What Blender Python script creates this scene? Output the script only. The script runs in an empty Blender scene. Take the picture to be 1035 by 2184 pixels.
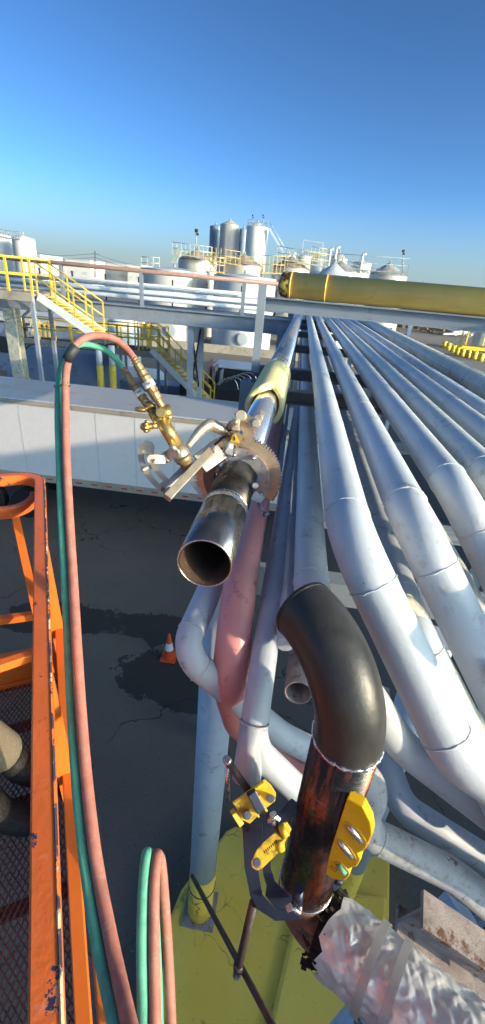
import bpy, math, random
from mathutils import Vector as V, Matrix, Quaternion
R=math.radians
rnd=random.Random(7)
sc=bpy.context.scene
# ---------------------------------------------------------------- camera
H=7.8; F=945.0; CX=517.5; CY=1092.0
_y=V((648-CX,-(614-CY),-F)).normalized()
_a=355-CX
_yv=CY+(_a*_y.x-F*_y.z)/_y.y
_z=-V((_a,-(_yv-CY),-F)).normalized()
_x=_y.cross(_z)
ROT=Matrix((_x,_y,_z))                      # camera axes -> world
CAM=V((0,0,H))
cd=bpy.data.cameras.new('camera'); cam=bpy.data.objects.new('camera',cd); sc.collection.objects.link(cam)
cd.sensor_fit='VERTICAL'; cd.sensor_height=36; cd.lens=F/2184*36; cd.clip_start=.05; cd.clip_end=9000
cam.matrix_world=Matrix.Translation(CAM)@ROT.to_4x4(); sc.camera=cam
def ray(px,py): return ROT@V((px-CX,-(py-CY),-F))
def at(px,py,d): return CAM+ray(px,py)*(d/F)           # image point of the survey at a depth, as a world point
def atz(px,py,z): r=ray(px,py); return CAM+r*((z-H)/r.z)
def aty(px,py,y): r=ray(px,py); return CAM+r*(y/r.y)
# ---------------------------------------------------------------- light
SUN_AZ=R(69); SUN_EL=R(13)                              # azimuth measured from -Y towards +X
sdir=V((math.sin(SUN_AZ)*math.cos(SUN_EL),-math.cos(SUN_AZ)*math.cos(SUN_EL),math.sin(SUN_EL)))
w=bpy.data.worlds.new('World'); sc.world=w; w.use_nodes=True
nt=w.node_tree; bg=nt.nodes['Background']
sky=nt.nodes.new('ShaderNodeTexSky'); sky.sky_type='NISHITA'; sky.sun_disc=False
sky.sun_elevation=SUN_EL; sky.sun_rotation=math.atan2(sdir.x,sdir.y)
sky.air_density=.5; sky.dust_density=1.9; sky.ozone_density=2.2; sky.altitude=0
gm=nt.nodes.new('ShaderNodeGamma'); gm.inputs[1].default_value=1.45
nt.links.new(sky.outputs[0],gm.inputs[0]); tn=nt.nodes.new('ShaderNodeMixRGB'); tn.blend_type='MULTIPLY'; tn.inputs[0].default_value=1; tn.inputs[2].default_value=(.86,1.08,1.0,1); nt.links.new(gm.outputs[0],tn.inputs[1]); 
_tc=nt.nodes.new('ShaderNodeTexCoord'); _sx=nt.nodes.new('ShaderNodeSeparateXYZ'); nt.links.new(_tc.outputs['Generated'],_sx.inputs[0])
_mr=nt.nodes.new('ShaderNodeMapRange'); _mr.interpolation_type='SMOOTHSTEP'; _mr.inputs[1].default_value=-.02; _mr.inputs[2].default_value=.17; _mr.inputs[3].default_value=.85; _mr.inputs[4].default_value=0
nt.links.new(_sx.outputs[2],_mr.inputs[0]); _hz=nt.nodes.new('ShaderNodeMixRGB'); nt.links.new(_mr.outputs[0],_hz.inputs[0]); nt.links.new(tn.outputs[0],_hz.inputs[1]); _hz.inputs[2].default_value=(2.75,3.5,3.65,1)   # pale dust haze low over the horizon
nt.links.new(_hz.outputs[0],bg.inputs[0]); bg.inputs[1].default_value=.104
ld=bpy.data.lights.new('sun','SUN'); ld.energy=3.0; ld.angle=R(.5); ld.color=(1,.79,.54)
sun=bpy.data.objects.new('sun',ld); sc.collection.objects.link(sun)
sun.rotation_euler=sdir.to_track_quat('Z','Y').to_euler()
sc.view_settings.view_transform='Standard'; sc.view_settings.look='None'; sc.view_settings.exposure=.75
sc.view_settings.gamma=1
# ---------------------------------------------------------------- materials
def srgb(r,g,b):
    f=lambda c:(c/255/12.92) if c/255<=.04045 else ((c/255+.055)/1.055)**2.4
    return (f(r),f(g),f(b),1)
class NT:
    def __init__(s,name):
        s.m=bpy.data.materials.new(name); s.m.use_nodes=True; s.t=s.m.node_tree
        s.b=s.t.nodes['Principled BSDF']
        s.tc=s.t.nodes.new('ShaderNodeTexCoord')
    def n(s,t,**k):
        x=s.t.nodes.new('ShaderNode'+t)
        for a,b in k.items(): setattr(x,a,b)
        return x
    def l(s,a,b): s.t.links.new(a,b)
    def noise(s,scale,detail=4,rough=.55,stretch=None,off=0):
        x=s.n('TexNoise'); x.inputs['Scale'].default_value=scale; x.inputs['Detail'].default_value=detail; x.inputs['Roughness'].default_value=rough
        mp=s.n('Mapping'); mp.inputs['Location'].default_value=(off,off*1.3,off*.7)
        if stretch: mp.inputs['Scale'].default_value=stretch
        s.l(s.tc.outputs['Object'],mp.inputs[0]); s.l(mp.outputs[0],x.inputs['Vector']); return x.outputs[0]
    def ramp(s,src,a,b,ca=(0,0,0,1),cb=(1,1,1,1)):
        x=s.n('ValToRGB'); e=x.color_ramp.elements; e[0].position=a; e[1].position=b; e[0].color=ca; e[1].color=cb
        s.l(src,x.inputs[0]); return x.outputs[0]
    def mix(s,f,a,b):
        x=s.n('MixRGB')
        if isinstance(f,float): x.inputs[0].default_value=f
        else: s.l(f,x.inputs[0])
        for i,c in ((1,a),(2,b)):
            if isinstance(c,tuple): x.inputs[i].default_value=c
            else: s.l(c,x.inputs[i])
        return x.outputs[0]
    def bump(s,src,strength,dist=.01,prev=None):
        x=s.n('Bump'); x.inputs['Strength'].default_value=strength; x.inputs['Distance'].default_value=dist
        s.l(src,x.inputs['Height'])
        if prev: s.l(prev,x.inputs['Normal'])
        s.l(x.outputs[0],s.b.inputs['Normal']); return x.outputs[0]
def sh(c,k): return (min(1,c[0]*k),min(1,c[1]*k),min(1,c[2]*k),1)
def paint(name,col,rough=.45,metal=0.0,var=.12,sc_=6,dirt=0.0,dirtcol=(.05,.045,.04,1),rust=0.0,rustcol=(.13,.04,.015,1),rsc=14,bump=.15,chip=0.0,chipcol=(.6,.6,.55,1),stretch=None):
    t=NT(name); col=(*col[:3],1)
    c=t.mix(t.ramp(t.noise(sc_,5),.3,.7),sh(col,1-var),sh(col,1+var))
    if dirt: c=t.mix(t.ramp(t.noise(sc_*2.3,8,.7,stretch,off=5),.62-dirt*.3,.78-dirt*.2),c,dirtcol)
    if chip: c=t.mix(t.ramp(t.noise(rsc*3,6,.75,stretch,off=11),.74-chip*.2,.76-chip*.2),c,chipcol)
    if rust: c=t.mix(t.ramp(t.noise(rsc,9,.7,stretch,off=3),.70-rust*.25,.74-rust*.2),c,rustcol)
    t.l(c,t.b.inputs['Base Color'])
    t.l(t.ramp(t.noise(sc_*4,4),.3,.7,(rough*.8,)*3+(1,),(min(1,rough*1.2),)*3+(1,)),t.b.inputs['Roughness'])
    t.b.inputs['Metallic'].default_value=metal
    if bump: t.bump(t.noise(sc_*14,6,.6,off=2),bump,.004)
    return t.m
M={}
white=srgb(226,229,228)
M['pipe']=paint('white_pipe_paint',(.56,.595,.63),.50,var=.06,sc_=3,dirt=.17,dirtcol=(.30,.29,.25,1),rust=.16,rsc=22,chip=.22,chipcol=(.70,.71,.70,1),bump=.35)
M['pipe_old']=paint('weathered_pipe_paint',(.58,.61,.60),.45,var=.07,sc_=5,dirt=.22,dirtcol=(.16,.15,.11,1),rust=.1,bump=.4)
M['pipe_cream']=paint('cream_pipe_paint',(.52,.54,.46),.45,var=.1,sc_=5,dirt=.35,dirtcol=(.2,.17,.1,1),rust=.15,bump=.4)
M['pipe_blue']=paint('grey_blue_pipe_paint',(.50,.57,.66),.5,var=.08,sc_=4,dirt=.15,dirtcol=(.18,.19,.2,1),bump=.35,rust=.05,rsc=30)
M['pipe_rough']=paint('scaly_pipe_paint',(.56,.58,.6),.5,var=.12,sc_=9,dirt=.3,dirtcol=(.25,.2,.15,1),rust=.35,rsc=12,bump=1.0,chip=.3)
M['weld']=paint('painted_weld',(.74,.76,.78),.3,bump=1.5,sc_=20)
M['red']=paint('faded_red_pipe_paint',(.66,.30,.30),.42,var=.12,sc_=4,dirt=.1,dirtcol=(.2,.03,.03,1),rust=.16,rsc=26,bump=.3)
M['mill']=None
M['steelblk']=paint('black_mill_scale',(.035,.034,.034),.30,.35,var=.35,sc_=7,rust=.12,rustcol=(.20,.07,.03,1),rsc=9,bump=.3)
M['steelstain']=paint('heat_stained_steel',(.085,.07,.06),.32,.75,var=.5,sc_=7,rust=.3,rustcol=(.035,.03,.03,1),rsc=7,bump=.3)
M['elbow']=paint('black_lacquer_elbow',(.050,.047,.044),.40,.25,var=.3,sc_=5,rust=.12,rustcol=(.3,.13,.05,1),rsc=16,bump=.25,chip=.3,chipcol=(.3,.28,.26,1))
M['rusty']=paint('rusty_brown_steel',(.26,.115,.075),.75,0,var=.4,sc_=9,dirt=.4,dirtcol=(.05,.03,.03,1),bump=1.2)
M['rustbeam']=paint('rust_stained_beam_paint',(.33,.28,.27),.7,0,var=.3,sc_=7,rust=.55,rustcol=(.12,.05,.025,1),rsc=8,bump=1.0,dirt=.3)
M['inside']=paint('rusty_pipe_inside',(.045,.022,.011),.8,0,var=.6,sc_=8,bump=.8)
M['strap']=paint('dull_steel_strap',(.50,.48,.46),.45,.4,var=.06,sc_=20,bump=.1)
M['char']=paint('charred_insulation',(.03,.02,.017),.95,0,var=.5,sc_=20,bump=1.5)
M['darksteel']=paint('dark_grey_beam_paint',(.20,.205,.215),.55,0,var=.2,sc_=5,dirt=.2,bump=.3)
M['greysteel']=paint('grey_beam_paint',(.26,.30,.35),.55,0,var=.12,sc_=2,dirt=.15,dirtcol=(.16,.15,.14,1),rust=.06,bump=.2)
M['brown']=paint('primer_brown_rail',(.36,.22,.19),.5,0,var=.15,sc_=3,bump=.3)
M['yellow']=paint('safety_yellow_paint',(.78,.57,.06),.45,0,var=.1,sc_=4,dirt=.2,dirtcol=(.4,.3,.05,1),bump=.2)
M['paleyellow']=paint('sun_faded_yellow_rail',(.66,.50,.18),.6,0,var=.1,sc_=2,bump=.1)
M['yellowpipe']=paint('yellow_gas_pipe_paint',(.97,.61,.14),.4,0,var=.08,sc_=3,dirt=.08,dirtcol=(.45,.4,.25,1),rust=.1,rustcol=(.13,.03,.02,1),rsc=5,bump=.3)
M['yellowcap']=paint('peeling_yellow_paint',(.80,.55,.1),.5,0,var=.15,sc_=6,rust=1.15,rustcol=(.08,.025,.015,1),rsc=11,bump=.6)
M['level']=paint('yellow_plastic',(.88,.52,.01),.25,0,var=.03,sc_=3,bump=0)
M['clampyellow']=paint('worn_yellow_enamel',(.70,.46,.03),.45,0,var=.15,sc_=12,dirt=.4,dirtcol=(.16,.10,.03,1),chip=.3,chipcol=(.08,.06,.04,1),rsc=12,bump=.4)
M['clampblack']=paint('blue_black_powder_coat',(.018,.024,.05),.35,.2,var=.2,sc_=14,chip=.05,chipcol=(.2,.2,.2,1),bump=.2)
M['rod']=paint('brown_steel_rod',(.085,.06,.055),.5,.3,var=.3,sc_=14,bump=.4)
M['bolt']=paint('zinc_bolt',(.35,.37,.4),.35,.8,sc_=30,bump=.3)
M['zinc']=paint('bright_zinc',(.62,.6,.58),.25,.9,sc_=30,bump=.2)
M['nickel']=paint('brushed_nickel',(.62,.50,.36),.40,.75,var=.12,sc_=22,dirt=.06,dirtcol=(.2,.17,.14,1),bump=.35)
M['nickel2']=paint('worn_cast_nickel',(.50,.47,.44),.42,.75,var=.2,sc_=18,dirt=.25,dirtcol=(.14,.12,.1,1),bump=.5)
M['gearred']=paint('oxidised_gear_steel',(.23,.15,.125),.6,.3,var=.25,sc_=16,bump=.6)
M['brass']=paint('satin_brass',(.60,.41,.14),.36,.85,var=.10,sc_=10,dirt=.05,dirtcol=(.35,.22,.08,1),bump=.03)
M['brassdull']=paint('dull_brass',(.42,.29,.15),.42,.7,var=.15,sc_=30,dirt=.2,dirtcol=(.15,.09,.04,1),bump=.3)
M['label']=paint('paper_label',(.75,.74,.72),.6,0,var=.05,sc_=20,bump=0)
M['ink']=paint('black_ink',(.02,.02,.02),.6,0,var=.05,bump=0)
M['signred']=paint('sign_red',(.55,.03,.02),.5,0,var=.05,bump=0)
M['hosered']=paint('red_rubber_hose',(.44,.16,.115),.7,0,var=.2,sc_=30,dirt=.3,dirtcol=(.42,.27,.22,1),bump=.25)
M['hosegreen']=paint('green_rubber_hose',(.105,.42,.27),.7,0,var=.2,sc_=30,dirt=.3,dirtcol=(.22,.42,.32,1),bump=.25)
M['tape']=paint('black_tape',(.03,.035,.04),.5,0,bump=.4,sc_=30)
M['orange']=paint('orange_lift_enamel',(.78,.155,.03),.42,0,var=.10,sc_=5,chip=.62,chipcol=(.04,.035,.07,1),rsc=6,dirt=.12,dirtcol=(.62,.30,.20,1),bump=.35)
def m_wear():
    t=NT('worn_rail_edge'); c=t.mix(t.ramp(t.noise(14,7,.75),.42,.46),(.72,.55,.30,1),(.05,.045,.06,1)); c=t.mix(t.ramp(t.noise(9,5,.7,off=4),.52,.56),c,(.78,.18,.03,1))
    t.l(c,t.b.inputs['Base Color']); t.b.inputs['Roughness'].default_value=.5; t.bump(t.noise(60,5),.6,.004); return t.m
M['wear']=m_wear()
M['orange2']=paint('orange_lift_enamel_clean',(.84,.175,.022),.4,0,var=.05,sc_=4,bump=.15)
M['meshred']=paint('oxide_red_mesh',(.22,.075,.05),.7,0,var=.35,sc_=3,dirt=.4,dirtcol=(.05,.03,.03,1),bump=.3)
M['khaki']=paint('khaki_cotton',(.20,.165,.115),.9,0,var=.1,sc_=9,dirt=.2,dirtcol=(.22,.2,.15,1),bump=1.0)
M['shirt']=paint('navy_cotton',(.03,.04,.07),.9,0,var=.1,sc_=9,bump=.8)
M['boot']=paint('black_boot_leather',(.010,.009,.010),.75,0,var=.2,sc_=16,bump=.5)
M['skin']=paint('skin',(.48,.30,.22),.5,0,var=.05,sc_=9,bump=.2)
M['hair']=paint('dark_hair',(.03,.02,.015),.7,0,bump=.8,sc_=20)
M['cone']=paint('orange_cone_plastic',(.80,.10,.02),.45,0,var=.06,bump=.1)
M['white']=paint('white_band',(.8,.8,.8),.4,0,var=.03,bump=0)
M['tank']=paint('white_tank_paint',(.58,.57,.53),.55,0,var=.06,sc_=.3,dirt=.3,dirtcol=(.42,.34,.22,1),bump=.1,stretch=(1,1,.12))
M['tank2']=paint('grey_tank_paint',(.48,.52,.56),.55,0,var=.06,sc_=.3,dirt=.28,dirtcol=(.38,.33,.26,1),bump=.1,stretch=(1,1,.12))
M['tankshade']=paint('shade_toned_white',(.20,.26,.36),.5,0,var=.08,sc_=1.2,dirt=.2,bump=.1)  # grey blue stands in for shade on the white tank and shed walls
M['silo']=paint('tan_silo_paint',(.50,.455,.42),.5,0,var=.04,sc_=.2,bump=.1)
M['siloblue']=paint('blue_silo_paint',(.20,.27,.36),.5,0,var=.05,sc_=.2,bump=.1)
M['silowhite']=paint('white_silo_paint',(.72,.71,.68),.5,0,var=.04,sc_=.2,bump=.1)
M['galv']=paint('stained_galvanised_tank',(.52,.50,.46),.45,.3,var=.12,sc_=.35,dirt=.35,dirtcol=(.34,.25,.15,1),rust=.15,rsc=.6,bump=.1)
M['roofrust']=paint('rust_streaked_roof',(.36,.29,.25),.7,0,var=.2,sc_=.4,dirt=.3,rust=.35,rsc=.7,bump=.2)
M['town']=paint('pale_building_wall',(.62,.60,.56),.8,0,var=.08,sc_=.05,bump=0)
M['pole']=paint('weathered_timber_pole',(.09,.075,.06),.9,0,bump=.3)
M['black']=paint('black_rubber',(.012,.012,.013),.8,0,bump=.3,sc_=9)
M['dark']=paint('dark_machinery',(.03,.03,.034),.7,0,bump=.3,sc_=3)
M['timber']=paint('grey_timber',(.2,.15,.1),.9,0,bump=.5,sc_=5)
M['trees']=paint('hazy_tree_line',(.12,.13,.11),.9,0,var=.35,sc_=.05,bump=0)
M['insul']=paint('yellow_fibreglass',(.88,.76,.36),1.0,0,var=.06,sc_=20,dirt=.1,dirtcol=(.6,.58,.3,1),bump=.5)
M['trailertape']=paint('reflective_red',(.5,.04,.03),.4,0,bump=0)
M['concrete']=paint('kerb_concrete',(.42,.38,.31),.85,0,var=.15,sc_=.6,dirt=.3,dirtcol=(.2,.17,.13,1),bump=.3)
def m_chrome(name,streak,rough,base=(.90,.89,.87,1)):
    t=NT(name)
    c=t.mix(t.ramp(t.noise(9,7,.7),.60,.72),base,(.45,.42,.4,1))
    t.l(c,t.b.inputs['Base Color']); t.b.inputs['Metallic'].default_value=.82
    t.l(t.ramp(t.noise(14,5),.35,.7,(rough,)*3+(1,),(rough*2.6,)*3+(1,)),t.b.inputs['Roughness'])
    t.bump(t.noise(40,4,.5,(1,.05,1)),streak,.002)
    return t.m
M['clad']=m_chrome('aluminium_cladding',.25,.10)
def m_mill():
    t=NT('shiny_dark_mill_pipe')
    c=t.mix(t.ramp(t.noise(7,7,.65,(1,.35,1)),.47,.66),(.20,.195,.19,1),(.09,.06,.045,1))
    c=t.mix(t.ramp(t.noise(30,8,.75,off=4),.66,.70),c,(.45,.36,.28,1))
    t.l(c,t.b.inputs['Base Color']); t.b.inputs['Metallic'].default_value=.85
    t.l(t.ramp(t.noise(12,5),.35,.7,(.13,)*3+(1,),(.34,)*3+(1,)),t.b.inputs['Roughness'])
    t.bump(t.noise(50,6,.6),.25,.003); return t.m
M['mill']=m_mill()
def m_riser():
    t=NT('scratched_black_riser')
    c=t.mix(t.ramp(t.noise(5,7,.75,(3,3,.35)),.47,.66),(.028,.024,.023,1),(.46,.11,.035,1))  # orange brown streaks also paint in the red reflections
    c=t.mix(t.ramp(t.noise(16,8,.8,(.7,.7,5),off=4),.60,.66),c,(.34,.29,.24,1))
    t.l(c,t.b.inputs['Base Color']); t.b.inputs['Metallic'].default_value=.55
    t.l(t.ramp(t.noise(12,5),.35,.7,(.16,)*3+(1,),(.38,)*3+(1,)),t.b.inputs['Roughness'])
    t.bump(t.noise(40,6,.6,(1,1,4)),.4,.004); return t.m
M['riser']=m_riser()
def m_foil():
    t=NT('crumpled_foil_jacket')
    n=t.noise(5,2,.5); v=t.n('TexVoronoi',feature='DISTANCE_TO_EDGE'); v.inputs['Scale'].default_value=11
    mp=t.n('Mapping'); t.l(t.tc.outputs['Object'],mp.inputs[0])
    add=t.n('VectorMath',operation='ADD'); nn=t.n('TexNoise'); nn.inputs['Scale'].default_value=9
    s=t.n('VectorMath',operation='SCALE'); s.inputs['Scale'].default_value=.12
    t.l(nn.outputs[1],s.inputs[0]); t.l(mp.outputs[0],add.inputs[0]); t.l(s.outputs[0],add.inputs[1]); t.l(add.outputs[0],v.inputs['Vector'])
    t.l(t.mix(t.ramp(t.noise(6,6,.7),.45,.7),(.86,.84,.80,1),(.70,.66,.62,1)),t.b.inputs['Base Color'])
    t.b.inputs['Metallic'].default_value=.42; t.b.inputs['Roughness'].default_value=.38
    t.bump(n,.12,.01); return t.m
M['foil']=m_foil()
def m_pad():
    t=NT('cracked_yellow_plinth_paint')
    c=t.mix(t.ramp(t.noise(1.4,5),.3,.7),(.92,.60,.07,1),(.97,.68,.12,1))
    c=t.mix(t.ramp(t.noise(9,9,.75,off=2),.60,.74),c,(.34,.26,.07,1))
    nn=t.n('TexNoise'); nn.inputs['Scale'].default_value=3; s=t.n('VectorMath',operation='SCALE'); s.inputs['Scale'].default_value=.45
    add=t.n('VectorMath',operation='ADD'); v=t.n('TexVoronoi',feature='DISTANCE_TO_EDGE'); v.inputs['Scale'].default_value=2.2
    t.l(t.tc.outputs['Object'],nn.inputs['Vector']); t.l(nn.outputs[1],s.inputs[0]); t.l(t.tc.outputs['Object'],add.inputs[0]); t.l(s.outputs[0],add.inputs[1]); t.l(add.outputs[0],v.inputs['Vector'])
    k=t.ramp(v.outputs[0],.004,.016,(1,1,1,1),(0,0,0,1)); msk=t.n('Math',operation='MULTIPLY'); t.l(k,msk.inputs[0]); t.l(t.ramp(t.noise(1.1,3,off=8),.45,.6),msk.inputs[1])
    c=t.mix(msk.outputs[0],c,(.09,.07,.02,1))
    c=t.mix(t.ramp(t.noise(1.3,7,.7,off=21),.66,.74),c,(.36,.17,.03,1))
    t.l(c,t.b.inputs['Base Color']); t.b.inputs['Roughness'].default_value=.6
    t.bump(t.noise(22,6),.4,.01); return t.m
M['pad']=m_pad()
def m_ground():
    t=NT('old_asphalt')
    c=t.mix(t.ramp(t.noise(.35,6,.6),.3,.7),(.135,.110,.086,1),(.185,.152,.120,1))
    c=t.mix(t.ramp(t.noise(38,3,.7),.60,.72),c,(.26,.235,.20,1))
    c=t.mix(t.ramp(t.noise(24,4,.8,off=17),.58,.70),c,(.06,.052,.045,1))
    sep=t.n('SeparateXYZ'); t.l(t.tc.outputs['Object'],sep.inputs[0])
    # wet patches near the lift: two blobs with ragged edges
    nz=t.noise(1.9,9,.72); 
    def blob(cx,cy,rx,ry,k=1.7):
        mp=t.n('Mapping'); mp.inputs['Location'].default_value=(-cx/rx,-cy/ry,0); mp.inputs['Scale'].default_value=(1/rx,1/ry,0)
        t.l(t.tc.outputs['Object'],mp.inputs[0]); ln=t.n('VectorMath',operation='LENGTH'); t.l(mp.outputs[0],ln.inputs[0])
        ad=t.n('Math',operation='MULTIPLY_ADD'); t.l(nz,ad.inputs[0]); ad.inputs[1].default_value=k; t.l(ln.outputs[1],ad.inputs[2])
        hf=t.n('Math',operation='MULTIPLY'); t.l(ad.outputs[0],hf.inputs[0]); hf.inputs[1].default_value=.5; return t.ramp(hf.outputs[0],.87,.88,(1,1,1,1),(0,0,0,1))
    global BLOBS
    for (cx,cy,rx,ry) in BLOBS: c=t.mix(blob(cx,cy,rx,ry),c,(.050,.042,.034,1))
    v=t.n('TexVoronoi',feature='DISTANCE_TO_EDGE'); v.inputs['Scale'].default_value=.42
    nn=t.n('TexNoise'); nn.inputs['Scale'].default_value=1.1; nn.inputs['Detail'].default_value=6; s_=t.n('VectorMath',operation='SCALE'); s_.inputs['Scale'].default_value=1.3
    ad=t.n('VectorMath',operation='ADD'); t.l(t.tc.outputs['Object'],nn.inputs['Vector']); t.l(nn.outputs[1],s_.inputs[0]); t.l(t.tc.outputs['Object'],ad.inputs[0]); t.l(s_.outputs[0],ad.inputs[1]); t.l(ad.outputs[0],v.inputs['Vector'])
    mm=t.n('Math',operation='MULTIPLY'); t.l(t.ramp(v.outputs[0],.002,.008,(1,1,1,1),(0,0,0,1)),mm.inputs[0]); t.l(t.ramp(t.noise(.5,3,off=9),.47,.56),mm.inputs[1])
    c=t.mix(mm.outputs[0],c,(.02,.02,.02,1))
    c=t.mix(t.ramp(t.noise(7,3,.8,off=6),.735,.745),c,(.34,.33,.31,1))
    c=t.mix(t.ramp(t.noise(.9,8,.75,off=13),.60,.70),c,(.16,.15,.135,1))
    mr=t.n('MapRange'); mr.inputs[1].default_value=20; mr.inputs[2].default_value=60; t.l(sep.outputs[1],mr.inputs[0])
    c=t.mix(mr.outputs[0],c,t.mix(t.ramp(t.noise(.06,5),.35,.65),(.17,.155,.135,1),(.22,.20,.175,1)))
    mr2=t.n('MapRange'); mr2.inputs[1].default_value=200; mr2.inputs[2].default_value=260; t.l(sep.outputs[1],mr2.inputs[0])
    c=t.mix(mr2.outputs[0],c,t.mix(t.ramp(t.noise(.02,5,off=4),.4,.6),(.17,.12,.08,1),(.25,.19,.13,1)))
    t.l(c,t.b.inputs['Base Color']); t.b.inputs['Roughness'].default_value=.85
    t.bump(t.noise(55,5,.7),.6,.01); return t.m
BLOBS=[]
for (x,y,rx,ry) in ((180,1320,2.6,.55),(360,1345,1.6,.55),(60,1330,1.0,.35),(330,1440,1.25,.72),(400,1490,1.0,.5)):
    p=atz(x,y,0); BLOBS.append((p.x,p.y,rx*.8,ry))
M['ground']=m_ground()
# ---------------------------------------------------------------- mesh tools
def frame(d,up=V((0,0,1))):
    d=d.normalized()
    if abs(d.dot(up))>.97: up=V((0,1,0)) if abs(d.y)<.9 else V((1,0,0))
    u=up.cross(d).normalized(); v=d.cross(u); return u,v,d      # u sideways, v up-ish, d along
class MB:
    def __init__(s): s.v=[]; s.f=[]; s.sm=[]
    def add(s,vs,fs,smooth=False):
        o=len(s.v); s.v+= [V(x) for x in vs]; s.f+=[tuple(i+o for i in f) for f in fs]; s.sm+=[smooth]*len(fs); return s
    def obox(s,c,u,v,w_,sx,sy,sz,bev=0):
        P=[]
        for k in (-1,1):
            for j in (-1,1):
                for i in (-1,1): P.append(c+u*(i*sx/2)+v*(j*sy/2)+w_*(k*sz/2))
        return s.add(P,[(0,2,3,1),(4,5,7,6),(0,1,5,4),(2,6,7,3),(0,4,6,2),(1,3,7,5)])
    def box(s,c,size): return s.obox(V(c),V((1,0,0)),V((0,1,0)),V((0,0,1)),*size)
    def beam(s,a,b,w_,h,up=V((0,0,1))):
        a=V(a);b=V(b); u,v,d=frame(b-a,up); return s.obox((a+b)/2,u,v,d,w_,h,(b-a).length)
    def ibeam(s,a,b,w_,h,t=.1,up=V((0,0,1))):
        a=V(a);b=V(b); u,v,d=frame(b-a,up); L=(b-a).length; c=(a+b)/2; tt=h*t
        s.obox(c+v*(h/2-tt/2),u,v,d,w_,tt,L); s.obox(c-v*(h/2-tt/2),u,v,d,w_,tt,L); return s.obox(c,u,v,d,w_*.12,h-2*tt,L-.002)
    def sweep(s,pts,rad,n=16,cap=True,smooth=True,wob=0):
        pts=[V(p) for p in pts]; m=len(pts)
        rs=rad if isinstance(rad,(list,tuple)) else [rad]*m
        T=[]
        for i in range(m):
            a=pts[max(0,i-1)]; b=pts[min(m-1,i+1)]; T.append((b-a).normalized())
        u,v,_=frame(T[0]); vs=[]
        for i in range(m):
            if i:
                q=T[i-1].rotation_difference(T[i]); u=q@u; v=q@v
            for k in range(n):
                a=2*math.pi*k/n; r=rs[i]*(1+(rnd.uniform(-wob,wob) if wob else 0)); vs.append(pts[i]+u*(math.cos(a)*r)+v*(math.sin(a)*r))
        fs=[]
        for i in range(m-1):
            for k in range(n):
                k2=(k+1)%n; fs.append((i*n+k,i*n+k2,(i+1)*n+k2,(i+1)*n+k))
        s.add(vs,fs,smooth)
        if cap:
            o=len(s.v)-len(vs); s.f.append(tuple(o+k for k in reversed(range(n)))); s.f.append(tuple(o+(m-1)*n+k for k in range(n))); s.sm+=[False,False]
        return s
    def cyl(s,a,b,r,n=16,r2=None,cap=True,smooth=True): return s.sweep([a,b],[r,r if r2 is None else r2],n,cap,smooth)
    def pipe_hollow(s,a,b,ro,ri,n=40):
        a=V(a);b=V(b); u,v,d=frame(b-a); vs=[]
        for p,r in ((a,ro),(b,ro),(b,ri),(a,ri)):
            for k in range(n):
                t=2*math.pi*k/n; vs.append(p+u*math.cos(t)*r+v*math.sin(t)*r)
        fs=[]
        for j in range(4):
            for k in range(n):
                k2=(k+1)%n; fs.append((j*n+k,j*n+k2,((j+1)%4)*n+k2,((j+1)%4)*n+k))
        return s.add(vs,fs,True)
    def lathe(s,a,axis,prof,n=24,smooth=True):
        a=V(a); u,v,d=frame(V(axis)); vs=[]
        for (h,r) in prof:
            for k in range(n):
                t=2*math.pi*k/n; vs.append(a+d*h+u*math.cos(t)*r+v*math.sin(t)*r)
        fs=[]
        for j in range(len(prof)-1):
            for k in range(n):
                k2=(k+1)%n; fs.append((j*n+k,j*n+k2,(j+1)*n+k2,(j+1)*n+k))
        return s.add(vs,fs,smooth)
    def torus(s,c,axis,Rr,r,n=32,m=8,wob=0):
        u,v,d=frame(V(axis)); c=V(c); vs=[]
        for i in range(n):
            a=2*math.pi*i/n; e=u*math.cos(a)+v*math.sin(a); rr=r*(1+rnd.uniform(-wob,wob)); off=d*rnd.uniform(-wob,wob)*r
            for j in range(m):
                b=2*math.pi*j/m; vs.append(c+e*(Rr+rr*math.cos(b))+d*(rr*math.sin(b))+off)
        fs=[]
        for i in range(n):
            for j in range(m): fs.append((i*m+j,((i+1)%n)*m+j,((i+1)%n)*m+(j+1)%m,i*m+(j+1)%m))
        return s.add(vs,fs,True)
    def prism(s,poly,o,u,v,w_,t):
        o=V(o); n=len(poly); vs=[o+u*x+v*y-w_*(t/2) for x,y in poly]+[o+u*x+v*y+w_*(t/2) for x,y in poly]
        fs=[tuple(reversed(range(n))),tuple(range(n,2*n))]+[(i,(i+1)%n,n+(i+1)%n,n+i) for i in range(n)]
        return s.add(vs,fs)
    def ringplate(s,o,u,v,w_,t,ro,ri,a0,a1,n=90,teeth=0,th=.01):
        vs=[]; 
        for i in range(n+1):
            a=R(a0+(a1-a0)*i/n); e=u*math.cos(a)+v*math.sin(a); r=ro
            if teeth: r=ro+(th if i%4 in (1,2) else 0)
            for (rr,q) in ((r,t/2),(r,-t/2),(ri,-t/2),(ri,t/2)): vs.append(V(o)+e*rr+w_*q)
        fs=[]
        for i in range(n):
            for j in range(4): fs.append((i*4+j,i*4+(j+1)%4,(i+1)*4+(j+1)%4,(i+1)*4+j))
        if abs(a1-a0)<359: fs+=[(0,1,2,3),(n*4+3,n*4+2,n*4+1,n*4)]
        return s.add(vs,fs)
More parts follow.
